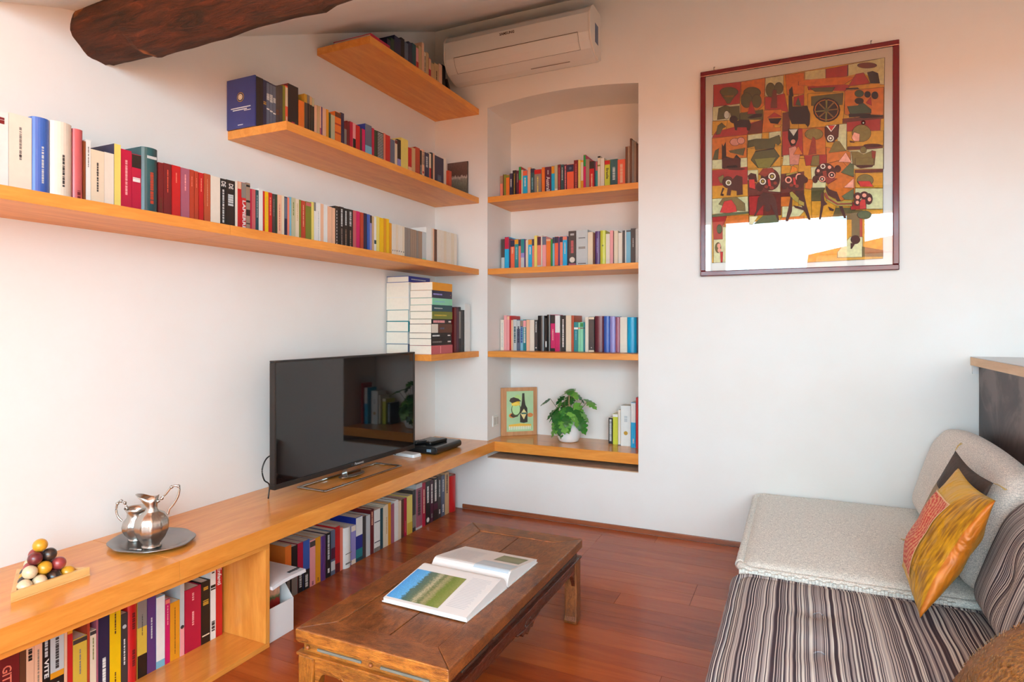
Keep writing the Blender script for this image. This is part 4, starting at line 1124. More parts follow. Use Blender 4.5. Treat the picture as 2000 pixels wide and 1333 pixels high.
apron(LW+.006, tw-LW-.006, 'f', tablewood('X', 10, True)); apron(LW+.006, tw-LW-.006, 'b', DKW); apron(LW+.006, tl_-LW-.006, 'l', DKY); apron(LW+.006, tl_-LW-.006, 'r', DKY)
def scroll(cx, sgn, fn, m):
    pts = [fn(cx+sgn*(.014+.055*t)*math.cos(6.5*t)*1.0+sgn*.03*t, .218+.010*math.sin(6.5*t)-.004*t) for t in (i/26 for i in range(27))]
    bm = BM(); add_tube(bm, pts, .0028, 6); obj('carved_scroll', bm, m, ct)
for s in (-1, 1):
    scroll(tw/2, s, lambda x, z: (x, .0115, z), tablewood('X', 10, True)); scroll(tl_/2, s, lambda y, z: (tw-.0115, y, z), DKY)
for x, y, m in ((0, 0, tablewood('Z', 11, True)), (tw, 0, tablewood('Z', 12)), (0, tl_, DKY), (tw, tl_, tablewood('Z', 13))):
    sx = 1 if x == 0 else -1; sy = 1 if y == 0 else -1; bm = BM()
    prf = [(.2535, .057), (.21, .054), (.15, .052), (.06, .051), (.03, .052), (.012, .055), (.0004, .053)]
    rr = []
    for z, w in prf: rr.append([bm.verts.new(q) for q in ((x+sx*.006, y+sy*.006, z), (x+sx*(.006+w), y+sy*.006, z), (x+sx*(.006+w), y+sy*(.006+w), z), (x+sx*.006, y+sy*(.006+w), z))])
    for i in range(len(rr)-1):
        for k in range(4): bm.faces.new((rr[i][k], rr[i][(k+1) % 4], rr[i+1][(k+1) % 4], rr[i+1][k]))
    bm.faces.new(rr[0]); bm.faces.new(rr[-1]); obj('leg', bm, m, ct, .004)

# ------------------------------------------------------------------ open picture book on the table
ob = thing('open_book', 'large open picture book with coastal photographs lying on the low table', 'book', (-1.03, 1.856, TZ+.0006), R(-1.5))
CV = mat((226, 222, 218), .35); PG = mat((232, 226, 222), .5, var=.02)
bw2, bl2 = .152, .262
box('cover', -bw2-.003, bw2+.003, -bl2-.004, -.004, 0, .003, CV, ob); box('cover', -bw2-.003, bw2+.003, .004, bl2*.93, 0, .003, CV, ob)
def hz(s, k): # page height from the gutter outward
    return .0045+k*(math.sin(min(1, s/.16)*math.pi/2)**.7)*(1-.82*s**1.1)*1.0
def pages(sg, k, ln, nm):
    bm = BM(); n = 26; T_, B_ = [], []
    for i in range(n+1):
        s = i/n; y = sg*(.002+s*ln); z = hz(s, k); T_.append([bm.verts.new((x, y, z)) for x in (-bw2, bw2)]); B_.append([bm.verts.new((x, y*(.985), .0032)) for x in (-bw2, bw2)])
    for i in range(n):
        for a, b in ((T_[i], T_[i+1]), (B_[i+1], B_[i])): bm.faces.new((a[0], a[1], b[1], b[0]))
        for j in (0, 1): bm.faces.new((T_[i][j], T_[i+1][j], B_[i+1][j], B_[i][j]))
    bm.faces.new((T_[0][0], T_[0][1], B_[0][1], B_[0][0])); bm.faces.new((T_[-1][0], T_[-1][1], B_[-1][1], B_[-1][0]))
    obj(nm, bm, PG, ob, smooth=False)
pages(-1, .044, bl2, 'pages'); pages(1, .044, bl2*.92, 'pages')
def printed(nm, x0, x1, s0, s1, sg, k, ln, m, n=16, dz=.0005):
    bm = BM(); V = []
    for i in range(n+1):
        s = s0+(s1-s0)*i/n; V.append([bm.verts.new((x, sg*(.002+s*ln), hz(s, k)+dz)) for x in (x0, x1)])
    for i in range(n): bm.faces.new((V[i][0], V[i][1], V[i+1][1], V[i+1][0]))
    o = obj(nm, bm, m, ob); return o
coast = photo_mat('coast_photograph', [(0, (60, 150, 225)), (.26, (90, 175, 235)), (.29, (66, 104, 104)), (.44, (96, 120, 96)), (.52, (190, 182, 150)), (.60, (96, 116, 70)), (.68, (170, 160, 120)), (.78, (110, 132, 56)), (1, (140, 150, 84))], 'X', scale=22, dist=.28, grain=.85)
printed('photograph', -bw2+.004, .045, .30, .96, -1, .044, bl2, coast)
def printlines(x0, x1, s0, s1, sg, ln, rows_):
    bm = BM()
    for i in range(rows_):
        s = s0+(s1-s0)*i/rows_; y = sg*(.002+s*ln); z = hz(s, .044)+.0007; s2 = s+.007; y2 = sg*(.002+s2*ln); z2 = hz(s2, .044)+.0007; xe = x1-rg.uniform(0, .012)
        bm.faces.new([bm.verts.new(q) for q in ((x0, y, z), (xe, y, z), (xe, y2, z2), (x0, y2, z2))])
    obj('print_lines', bm, mat((196, 196, 200), .6), ob)
printlines(.060, .135, .25, .9, -1, bl2, 22); printlines(-.13, -.02, .22, .8, 1, bl2*.92, 18)
printed('photograph', .035, .135, .50, .86, 1, .044, bl2*.92, photo_mat('cliff_photograph', [(0, (120, 130, 110)), (.5, (140, 145, 110)), (1, (110, 125, 90))], 'Y', scale=14, dist=.5))
printed('photograph', .01, .145, .08, .40, 1, .044, bl2*.92, photo_mat('sea_photograph', [(0, (190, 205, 215)), (.5, (205, 215, 222)), (1, (180, 200, 214))], 'Y', scale=12, dist=.4, grain=.2))

# ------------------------------------------------------------------ framed textile picture
FX0, FX1, FZ0, FZ1 = P(1368, 400, Y=3.54).x, P(1756.5, 400, Y=3.54).x, 1.474, 2.602
fw_, fh_ = FX1-FX0, FZ1-FZ0
pc = thing('framed_picture', 'large framed folk textile picture of animals and figures on the back wall', 'picture', (FX0, 3.532, FZ0))
FR = mat((84, 14, 20), .25, var=.08, coat=.15, name='oxblood_lacquer')
f = .028
for nm, a in (('frame_rail', (0, fw_, 0, .024, 0, f)), ('frame_rail', (0, fw_, 0, .024, fh_-f, fh_)), ('frame_rail', (0, f, 0, .024, f+.0002, fh_-f-.0002)), ('frame_rail', (fw_-f, fw_, 0, .024, f+.0002, fh_-f-.0002))): box(nm, *a, FR, pc, .004)
box('mount', f, fw_-f, .012, .024, f, fh_-f, mat((252, 248, 242), .8, var=.02), pc)
for x in (.07, fw_-.12):
    bm = BM(); add_tube(bm, [(x, .018, fh_-.002), (x, .018, fh_+.022), (x+.005, .026, fh_+.024)], .0022, 6); obj('hook', bm, CHR, pc)
AC_ = dict(R=(184, 58, 56), O=(220, 132, 54), Y=(228, 170, 58), C=(236, 226, 182), G=(104, 98, 62), K=(48, 26, 30), N=(120, 56, 48), P=(226, 160, 140), W=(240, 236, 214), T=(150, 110, 60), L=(150, 142, 70), V=(70, 88, 66))
amats = {k: mat(v, .8, var=.32, scale=60, bump=.1, name='dyed_cloth') for k, v in AC_.items()}
ZN = dict(a=(1370, 90, 5.555), b=(1560, 90, 5.555), c=(1370, 310, 5.795), d=(1560, 310, 5.795))
abm = BM(); art_k = [0]; akeys = list(amats)
def shp(line):
    tk = line.split(); z, col = tk[0], tk[1]; ox, oy, sc = ZN[z]
    if tk[2] == 'e': cx, cy, ra, rb = map(float, tk[3].split(',')); pts = [(cx+ra*math.cos(2*math.pi*i/18), cy+rb*math.sin(2*math.pi*i/18)) for i in range(18)]
    else: pts = [tuple(map(float, q.split(','))) for q in tk[2:]]
    w = [P(ox+x/sc, oy+y/sc, Y=3.540)-pc.location for x, y in pts]
    cx_, cz_ = sum(q.x for q in w)/len(w), sum(q.z for q in w)/len(w); rm = sum(math.hypot(q.x-cx_, q.z-cz_) for q in w)/len(w)
    if col != 'K' and rm > .012:     # drawn outline
        art_k[0] += 1; yy = 3.5385-.00002*art_k[0]; g = 1+.0022/rm
        f_ = abm.faces.new([abm.verts.new((min(.905, max(.055, cx_+(q.x-cx_)*g)), yy-3.532, cz_+(q.z-cz_)*g)) for q in w]); f_.material_index = akeys.index('K')
    art_k[0] += 1; yy = 3.5385-.00002*art_k[0]
    f_ = abm.faces.new([abm.verts.new((q.x, yy-3.532, q.z)) for q in w]); f_.material_index = akeys.index(col)
for ln in """a Y 133,425 430,390 1111,275 1111,1333 118,1333
b Y 0,285 930,130 920,1333 0,1333
c Y 122,0 1159,0 1159,870 140,1180 122,1180
d Y 0,0 950,0 950,1130 0,1180
c C 140,750 1159,700 1159,1120 140,1180
a R 133,425 428,390 414,625 133,660
a O 432,390 690,350 680,640 560,740 432,720
a C 695,350 890,320 885,540 760,560 690,540
a R 690,560 900,520 940,720 870,700 690,690
a O 910,315 1111,290 1111,520 930,530
a C 125,665 415,628 418,800 125,812
a Y 122,818 280,812 270,900 118,965
a R 160,930 670,800 655,945 118,1000
a G 420,730 665,690 665,800 420,800
a N 540,850 665,800 655,940 500,960
a O 680,700 870,690 860,925 660,940
a N 880,730 960,720 960,1200 870,1200
a O 118,1005 495,965 490,1210 118,1235
a C 120,1240 495,1215 495,1333 118,1333
a C 505,970 655,950 650,1010 505,1030
a C 735,940 862,925 862,985 735,1010
a Y 500,1120 865,1080 862,1300 500,1333
a R 880,930 1111,900 1111,1190 880,1190
a C 890,1190 1000,1180 1000,1300 880,1300
b R 290,255 530,210 525,330 400,345 290,365
b C 70,280 290,250 290,365 70,365
b C 538,205 930,130 925,420 880,415 700,290 538,325
b R 500,420 560,430 500,490 110,480 100,440
b Y 100,520 500,500 480,860 100,890
b G 140,550 480,510 470,640 140,650
b O 500,490 920,450 915,750 660,790 500,740
b N 480,790 915,750 915,790 480,840
b R 520,830 885,790 880,920 520,960
b Y 525,930 915,920 915,1090 525,1090
b N 530,1095 905,1075 905,1110 530,1130
b C 540,1140 915,1110 915,1333 560,1333
b O 40,900 290,880 290,1180 50,1190
b R 0,900 40,900 40,1180 0,1190
b C 290,870 520,845 515,1130 440,1180 420,1000
b O 300,1100 560,1150 560,1333 300,1333
b R 60,1190 300,1180 300,1280 80,1300
c R 125,135 520,95 520,300 125,310
c Y 125,312 525,290 525,420 125,455
c C 125,460 525,430 530,600 125,630
c R 125,660 300,650 240,770 240,910 140,915
c O 290,650 535,640 535,750 250,775
c C 525,135 640,130 640,250 525,250
c N 530,250 900,380 900,640 540,640
c R 540,430 700,420 700,640 545,640
c C 745,100 900,95 890,380 760,370
c Y 905,80 1010,80 1010,180 905,200
c N 900,180 1159,150 1159,430 900,440
c O 900,435 1015,430 1000,540 900,545
c C 915,545 1140,540 1159,600 1090,670 915,665
c O 900,670 1159,650 1159,710 900,720
d C 140,100 330,90 300,330 150,330
d O 80,240 160,240 150,350 70,340
d G 145,335 290,335 250,480 145,485
d Y 145,485 420,480 420,640 150,690
d O 330,60 480,20 640,200 640,400 480,480 330,330
d Y 640,165 950,165 950,330 640,330
d C 640,340 950,340 950,570 640,570
d Y 760,585 950,575 950,690 770,700
d N 640,130 950,120 950,155 640,165
d G 420,560 640,560 640,690 380,690
d R 590,500 760,490 760,575 590,580
d G 600,590 720,590 700,890 600,890
d R 690,680 720,680 720,890 690,890
d C 580,890 720,890 720,1115 440,1120 440,1060
d G 720,1000 950,1040 950,1110 720,1110
a G e 300,500,95,50
a G 220,540 370,540 330,590 310,625 280,625 260,590
a T 240,540 360,535 340,560 260,560
a G e 550,510,90,60
a G e 490,590,60,80
a G e 600,600,50,70
a R 500,740 540,590 590,740
a G e 750,480,50,75
a G e 840,460,45,60
a N 750,670 775,480 815,480 820,670
a G 175,800 190,680 260,650 330,670 300,740 250,790
a G 300,665 410,655 415,800 330,800
a W e 275,750,28,42
a K e 350,800,45,42
a K 350,840 420,800 520,805 540,860 525,920 495,920 490,885 390,885 385,920 365,915
a K 500,780 580,740 660,735 655,770 540,790
a G 160,960 180,870 220,840 265,880 230,900 205,955
a R 720,780 790,725 870,770
a K 725,790 870,785 830,850 750,840
a Y 790,860 870,860 850,885 790,885
a P e 365,1045,52,38
a P e 430,1030,38,36
a K 225,1333 222,1060 240,1090 265,1040 270,1200 350,1225 380,1180 430,1230 415,1333
a G 300,1140 470,1110 450,1190 370,1170 320,1160
a G 125,1230 150,1140 190,1115 180,1230
a K 950,480 985,440 1000,550 955,560
a K 945,540 985,540 990,660 1111,655 1111,850 980,850 945,760
a R 1005,560 1111,530 1111,650 1000,650
a V 1020,640 1050,560 1080,650
a K 940,900 1050,900 1050,1010 1020,1080 970,1090 940,1010
a W 950,910 1045,905 1000,980
a P e 995,1040,24,24
a P 950,1110 1020,1090 1070,1180 1050,1290 960,1290
a O 1000,1180 1050,1090 1100,1180
a G 510,1030 600,1010 730,1010 840,970 860,1050 830,1080 800,1060 790,1110 590,1130 580,1090 505,1110
a G 590,1145 790,1120 845,1200 740,1320 620,1325 540,1240
a L 575,1230 810,1210 740,1320 620,1325
a K 585,1140 790,1110 790,1122 585,1152
b O 0,390 100,370 400,345 620,340 490,420 200,440 0,430
b G 120,460 390,450 360,500 180,500
b N e 740,215,100,30
b R 540,440 620,310 700,295 770,410
b K 740,290 800,275 860,300 880,410 775,410
b K 510,460 640,455 660,470 510,480
b K e 302,697,148,132
b O e 302,697,130,114
b K e 302,697,122,106
b L 290,590 312,590 306,690 296,690
b L 292,700 308,700 304,820 286,820
b L 175,710 290,700 290,712 175,720
b T 315,695 430,680 430,695 315,705
b T 225,620 295,690 285,700 215,632
b T 385,600 395,615 315,695 305,685
b T 215,770 290,710 296,720 228,784
b T 315,710 380,770 368,782 306,722
b G e 300,697,26,24
b K 0,660 90,650 125,740 120,850 100,885 70,850 0,850
b V 530,660 640,650 680,610 780,690 780,730 560,740
b K e 655,600,50,35
b V e 655,520,45,35
b K e 745,530,35,35
b K e 825,540,38,42
b R 730,620 780,560 790,650
b K 540,740 780,735 780,760 545,780
b K 640,780 730,745 915,755 905,775 700,790
b K e 700,835,25,25
b W e 700,838,8,8
b G e 680,950,100,90
b P 575,1000 600,940 660,960 655,1035 600,1035
b K 550,1030 600,1040 605,1055 555,1050
b K e 800,1082,100,18
b G e 165,960,95,60
b N 105,1180 150,990 180,1010 190,1170
b K 280,880 440,855 430,990 380,1050 310,1050 280,980
b W 295,870 410,860 350,935
b R 320,870 390,868 352,920
b W e 345,1005,36,36
b K e 345,1005,24,24
b W e 345,1005,12,12
b G 330,1160 390,1040 440,1040 510,1140
b P 430,1260 510,1160 570,1265
b G 570,1150 640,1150 700,1180 790,1140 830,1150 815,1290 590,1290 580,1200
b N 790,1140 835,1150 825,1200 800,1290
b G e 700,1130,32,35
b G 130,1300 150,1200 220,1190 220,1300
c K 235,0 440,0 445,100 420,115 400,80 290,85 260,125 240,90
c K e 400,120,100,13
c G 190,220 250,190 260,270 220,280
c K e 300,270,65,68
c K 350,240 400,190 465,210 470,410 400,420 400,370 340,360 330,420 285,420 300,330
c K 240,330 262,340 235,400 255,405 250,428 215,420
c W e 308,276,32,32
c G e 308,276,20,20
c G 200,520 250,450 400,440 490,510 495,595 400,590
c R 215,610 260,490 340,470 390,540 400,600 300,620
c V 125,640 250,620 530,605 530,625 250,655 125,665
c V e 205,800,28,48
c G e 190,1010,32,55
c P e 200,990,20,28
c P e 205,1040,20,26
c R 215,1060 245,1060 240,1175 220,1175
c K 525,200 560,165 620,180 635,280 600,260 540,270
c R 540,240 600,240 610,350 545,330
c K e 660,320,42,55
c K e 780,240,110,125
c N 650,180 700,120 800,110 830,150 720,210
c W e 695,262,36,36
c K e 695,262,24,24
c L e 695,262,14,14
c W e 800,205,42,42
c K e 800,205,28,28
c L e 800,205,16,16
c R 750,240 775,230 790,320 760,315
c N e 735,322,22,20
c N e 835,280,20,18
c N e 795,335,25,18
c K 700,385 800,400 840,450 880,700 865,720 800,560 790,530 700,530 650,590 560,740 545,745 620,600 640,450
c K e 750,560,38,45
c C 545,660 640,655 580,745 545,745
c V 700,650 840,640 870,720 600,740
c K e 940,305,34,45
c K e 1055,255,115,105
c O 1000,170 1030,85 1080,110 1090,170
c L 960,180 1080,150 1080,165 960,200
c P e 1105,215,40,45
c K e 1105,215,26,30
c P e 985,245,38,38
c K e 985,245,24,24
c R 1035,220 1060,215 1070,300 1045,300
c N e 1020,305,22,18
c N e 1080,315,22,20
c N e 1120,270,20,20
c K 1050,370 1159,360 1159,470 1100,460
c L 1000,390 1025,375 1090,440 1159,480 1159,520 1070,490 1010,440
c K 1010,430 1030,450 1025,600 980,710 950,712 985,560
c K 1040,530 1159,560 1159,590 1060,560
d K e 30,240,55,60
d K e 75,245,30,35
d K 0,385 60,400 90,540 135,695 110,695 60,590 0,480
d L 0,470 60,500 60,540 0,520
d K e 300,165,120,110
d K e 440,120,38,42
d K e 185,240,32,42
d N 270,150 310,140 320,210 430,230 330,290 280,240
d W e 273,92,28,28
d K e 273,92,18,18
d P e 220,142,18,18
d P e 348,102,20,20
d P e 265,235,35,33
d K e 265,235,24,22
d W e 265,235,9,9
d P e 373,190,38,36
d K e 373,190,28,26
d W e 373,190,9,9
d K 310,305 340,350 430,380 480,500 540,680 510,675 420,460 330,420 300,360
d L 280,370 300,345 330,420 440,490 600,480 600,540 430,540 320,480
d N 290,400 310,390 340,450 440,510 590,505 590,520 430,525 320,460
d K 250,400 280,385 290,480 325,520 280,540 250,690 230,690 250,530
d K 330,545 400,580 390,600 350,590
d V 480,160 580,60 620,70 620,210
d P 510,330 620,230 620,335
d V 490,430 620,345 615,470 520,465
d G e 750,250,90,65
d R 670,260 800,260 840,320 700,320
d K e 665,430,45,45
d K e 660,495,42,45
d K e 740,420,50,45
d K e 790,460,45,65
d P e 665,440,22,24
d P e 740,420,24,22
d P e 798,465,20,24
d P e 662,500,18,20
d R 690,500 710,465 750,470 760,570 690,575
d V e 740,640,75,45
d K e 640,920,55,50
d K 585,960 640,960 600,1025 585,1025
d G 640,0 840,0 850,80 640,80
d K 640,80 850,75 830,100 700,115 660,100""".split('\n'): shp(ln)
me = bpy.data.meshes.new('textile_print'); abm.to_mesh(me); abm.free()
for k in akeys: me.materials.append(amats[k])
o = bpy.data.objects.new('textile_print', me); COL.objects.link(o); o.parent = pc; o['kind'] = 'stuff'
def glassmat():
    m = bpy.data.materials.new('picture_glass'); m.use_nodes = True; t = m.node_tree; t.nodes.clear()
    o = node(t, 'ShaderNodeOutputMaterial'); mx = node(t, 'ShaderNodeMixShader'); tr_ = node(t, 'ShaderNodeBsdfTransparent'); gl = node(t, 'ShaderNodeBsdfGlossy'); gl.inputs['Roughness'].default_value = .0
    fr_ = node(t, 'ShaderNodeFresnel'); fr_.inputs['IOR'].default_value = 1.95
    t.links.new(fr_.outputs[0], mx.inputs[0]); t.links.new(tr_.outputs[0], mx.inputs[1]); t.links.new(gl.outputs[0], mx.inputs[2]); t.links.new(mx.outputs[0], o.inputs[0]); return m
bm = BM(); bm.faces.new([bm.verts.new(q) for q in ((f, -.002+.0035, f), (fw_-f, .0015, f), (fw_-f, .0015, fh_-f), (f, .0015, fh_-f))][::1]); 
gm = bpy.data.meshes.new('glazing'); bm.to_mesh(gm); bm.free(); gm.materials.append(glassmat()); o = bpy.data.objects.new('glazing', gm); COL.objects.link(o); o.parent = pc

# ------------------------------------------------------------------ counter with steel panel
kc = thing('counter', 'wooden edged white topped counter with dark steel side beyond the sofa', 'counter', (.735, 1.2, 0))
LAM = mat((205, 205, 205), .3, var=.03)
box('countertop', .004, 1.2, 0, YB-1.2-.002, 1.015, 1.0525, LAM, kc); box('edge_strip', 0, .0038, 0, YB-1.2-.002, 1.015, 1.052, wood((222, 168, 112), (240, 196, 146), 'Y', 10, .4, .1, name='edge_wood'), kc)
box('top_sheet', 0, 1.2, 0, YB-1.2-.002, 1.0527, 1.0555, LAM, kc)
def steel():
    m, t, b = nt('raw_steel'); tc = node(t, 'ShaderNodeTexCoord'); nz = node(t, 'ShaderNodeTexNoise'); setin(nz, Scale=2.6, Detail=7.0, Roughness=.6, Distortion=.8); t.links.new(tc.outputs['Object'], nz.inputs['Vector'])
    rp = node(t, 'ShaderNodeValToRGB'); e = rp.color_ramp.elements; e[0].position = .42; e[0].color = lin((44, 30, 32))+(1,); e[1].position = .56; e[1].color = lin((104, 88, 84))+(1,); n = e.new(.48); n.color = lin((62, 44, 44))+(1,)
    t.links.new(nz.outputs['Fac'], rp.inputs[0]); t.links.new(rp.outputs[0], b.inputs['Base Color']); b.inputs['Metallic'].default_value = .5; b.inputs['Roughness'].default_value = .42; return m
box('steel_panel', .030, .036, 0, YB-1.2-.02, .0005, 1.0145, steel(), kc); box('carcass', .04, 1.18, .01, YB-1.2-.02, .0005, 1.0145, mat((60, 44, 40), .7), kc)
box('end_trim', .006, .029, YB-1.2-.018, YB-1.2-.002, .975, 1.0145, mat((235, 232, 230), .5), kc)
# ------------------------------------------------------------------ modular floor sofa
def linen(c, sc=420):
    m, t, b = nt('linen'); tc = node(t, 'ShaderNodeTexCoord')
    a = node(t, 'ShaderNodeTexNoise'); setin(a, Scale=float(sc), Detail=2.0); mp = node(t, 'ShaderNodeMapping'); mp.inputs['Scale'].default_value = (1, .25, 1); t.links.new(tc.outputs['Object'], mp.inputs[0]); t.links.new(mp.outputs[0], a.inputs['Vector'])
    a2 = node(t, 'ShaderNodeTexNoise'); setin(a2, Scale=float(sc), Detail=2.0); mp2 = node(t, 'ShaderNodeMapping'); mp2.inputs['Scale'].default_value = (.25, 1, 1); t.links.new(tc.outputs['Object'], mp2.inputs[0]); t.links.new(mp2.outputs[0], a2.inputs['Vector'])
    ad = node(t, 'ShaderNodeMath', operation='ADD'); t.links.new(a.outputs['Fac'], ad.inputs[0]); t.links.new(a2.outputs['Fac'], ad.inputs[1])
    rp = node(t, 'ShaderNodeValToRGB'); e = rp.color_ramp.elements; e[0].position = .38; e[0].color = lin(tuple(x*.80 for x in c))+(1,); e[1].position = .62; e[1].color = lin(tuple(min(255, x*1.08) for x in c))+(1,)
    hf = node(t, 'ShaderNodeMath', operation='MULTIPLY'); hf.inputs[1].default_value = .5; t.links.new(ad.outputs[0], hf.inputs[0]); t.links.new(hf.outputs[0], rp.inputs[0]); t.links.new(rp.outputs[0], b.inputs['Base Color'])
    bp = node(t, 'ShaderNodeBump'); setin(bp, Strength=.35, Distance=.002); t.links.new(hf.outputs[0], bp.inputs['Height']); t.links.new(bp.outputs[0], b.inputs['Normal'])
    b.inputs['Roughness'].default_value = .95; b.inputs['Specular IOR Level'].default_value = .1; b.inputs['Sheen Weight'].default_value = .2; return m
def stripes(axis, freq=400, wob=.012):
    m, t, b = nt('striped_fabric'); tc = node(t, 'ShaderNodeTexCoord'); sx = node(t, 'ShaderNodeSeparateXYZ'); t.links.new(tc.outputs['Object'], sx.inputs[0])
    nz = node(t, 'ShaderNodeTexNoise'); setin(nz, Scale=5.0, Detail=1.0); t.links.new(tc.outputs['Object'], nz.inputs['Vector'])
    ma = node(t, 'ShaderNodeMath', operation='MULTIPLY_ADD'); ma.inputs[1].default_value = wob; t.links.new(nz.outputs['Fac'], ma.inputs[0]); t.links.new(sx.outputs['XYZ'.index(axis)], ma.inputs[2])
    mu = node(t, 'ShaderNodeMath', operation='MULTIPLY'); mu.inputs[1].default_value = freq; t.links.new(ma.outputs[0], mu.inputs[0])
    fl_ = node(t, 'ShaderNodeMath', operation='FLOOR'); t.links.new(mu.outputs[0], fl_.inputs[0])
    wn = node(t, 'ShaderNodeTexWhiteNoise', noise_dimensions='1D'); t.links.new(fl_.outputs[0], wn.inputs['W'])
    rp = node(t, 'ShaderNodeValToRGB'); rp.color_ramp.interpolation = 'CONSTANT'; e = rp.color_ramp.elements
    e[0].position = 0; e[0].color = lin((64, 56, 64))+(1,); e[1].position = .84; e[1].color = lin((226, 220, 212))+(1,)
    for p, c in ((.24, (150, 140, 140)), (.42, (202, 192, 184)), (.60, (84, 76, 84)), (.70, (176, 168, 166))): q = e.new(p); q.color = lin(c)+(1,)
    t.links.new(wn.outputs['Value'], rp.inputs[0]); t.links.new(rp.outputs[0], b.inputs['Base Color'])
    b.inputs['Roughness'].default_value = .9; b.inputs['Specular IOR Level'].default_value = .15; return m
LIN = linen((238, 228, 216)); LIN2 = linen((240, 220, 206)); STX = stripes('X'); STY = stripes('Y', 360, .03)
def cushion(nm, x0, x1, y0, y1, z0, z1, r, m, par, puff=.02, fn=None, n=26):
    bm = BM(); bmesh.ops.create_cube(bm, size=2)
    bmesh.ops.subdivide_edges(bm, edges=bm.edges[:], cuts=n, use_grid_fill=True)
    hx, hy, hz_ = (x1-x0)/2, (y1-y0)/2, (z1-z0)/2; c = Vector(((x0+x1)/2, (y0+y1)/2, (z0+z1)/2)); H = Vector((hx, hy, hz_))
    for v in bm.verts:
        q = Vector([math.copysign(abs(a)**.8, a) for a in v.co])
        p = Vector((q.x*hx, q.y*hy, q.z*hz_)); inn = Vector([max(-(h_-r), min(h_-r, a)) for a, h_ in zip(p, H)])
        d = p-inn
        if d.length > 1e-7: p = inn+d.normalized()*r
        u_, v_ = q.x, q.y
        if q.z > 0: p.z += puff*q.z*(1-abs(u_)**2.2)*(1-abs(v_)**2.2)
        p += c
        if fn: p = fn(p, q)
        v.co = p
    for f_ in bm.faces: f_.smooth = True
    return obj(nm, bm, m, par, smooth=True)
def loop_tube(nm, pts, r, m, par):
    bm = BM(); q = bez(pts, 5); q = q[:-1]
    for i in range(0): pass
    rr = [r*(1+.10*mnoise.noise(Vector((i*.7, 0, 0)))) for i in range(len(q))]
    add_tube(bm, q+[q[0]], rr+[rr[0]], 10); return obj(nm, bm, m, par, smooth=True)
def rect_loop(x0, x1, y0, y1, z, c=.04, k=8):
    out = []
    for (ax, ay), (bx, by) in (((x0, y0+c), (x0, y1-c)), ((x0+c, y1), (x1-c, y1)), ((x1, y1-c), (x1, y0+c)), ((x1-c, y0), (x0+c, y0))):
        for i in range(k+1): out.append((ax+(bx-ax)*i/k, ay+(by-ay)*i/k, z+.003*mnoise.noise(Vector((ax+i*.6, ay, 1)))))
    out.append(out[0]); return out
XB = .722
def module(lab_, y0, y1, zt, ms, mb, ztop, tufts):
    s = thing('sofa_module', lab_, 'sofa', (0, 0, 0), 0, None)
    def dent(p, q):
        for ty, tx in tufts:
            d2 = (p.x-tx)**2+(p.y-ty)**2
            if p.z > zt-.08: p.z -= .024*math.exp(-d2/.0012)+.010*math.exp(-d2/.014)
        return p
    cushion('seat', -.205, .60, y0, y1, .0008, zt, .05, ms, s, .022, dent, 34)
    loop_tube('piping', rect_loop(-.203, .585, y0+.006, y1-.006, zt-.022), .0165, ms, s)
    loop_tube('piping', rect_loop(-.203, .585, y0+.006, y1-.006, .03), .0165, ms, s)
    for ty, tx in tufts:
        bm = BM(); add_tube(bm, [(tx-.014, ty-.004, zt-.002), (tx-.004, ty, zt+.003), (tx+.006, ty+.003, zt+.003), (tx+.015, ty-.002, zt-.001)], .0022, 6); obj('tuft', bm, ms, s)
    def lean(p, q):
        h = max(0, (p.z-.30)/(ztop-.30)); front = (XB-p.x)/(XB-.46)
        p.x += .13*h*front
        if p.x > XB: p.x = XB
        for ty, tz in ((y0+.30, .50), (y1-.30, .50)):
            d2 = (p.y-ty)**2+(p.z-tz)**2
            if q.x < 0: p.x += .022*math.exp(-d2/.003); p.x -= 0
        if q.x < 0: p.x -= .030*(1-abs(q.y)**2)*(1-abs(q.z)**2)
        return p
    cushion('backrest', .46, XB, y0+.004, y1-.004, .322, ztop, .085, mb, s, .035, lean, 30)
    cushion('base', .608, XB, y0+.004, y1-.004, .0008, .330, .03, ms, s, 0, None, 8)
    return s
module('pale grey linen sofa module with upright cushion against the niche wall', 2.432, 3.535, .318, LIN, LIN2, .712, [])
s = module('black and beige striped sofa module with button tufts in the foreground', 1.27, 2.405, .302, STX, STY, .672, [(2.148, .054), (1.893, .05), (1.62, .05)])
bm = BM(); n = 60
for i in range(n):   # frayed seam of the linen cushion
    x = -.20+.66*i/n; add_box(bm, x, x+.010, 2.413, 2.424, .285+.002*math.sin(i), .305+.003*math.sin(i*1.7))
o = obj('seam', bm, LIN, bpy.data.objects['sofa_module']); o['kind'] = 'stuff'

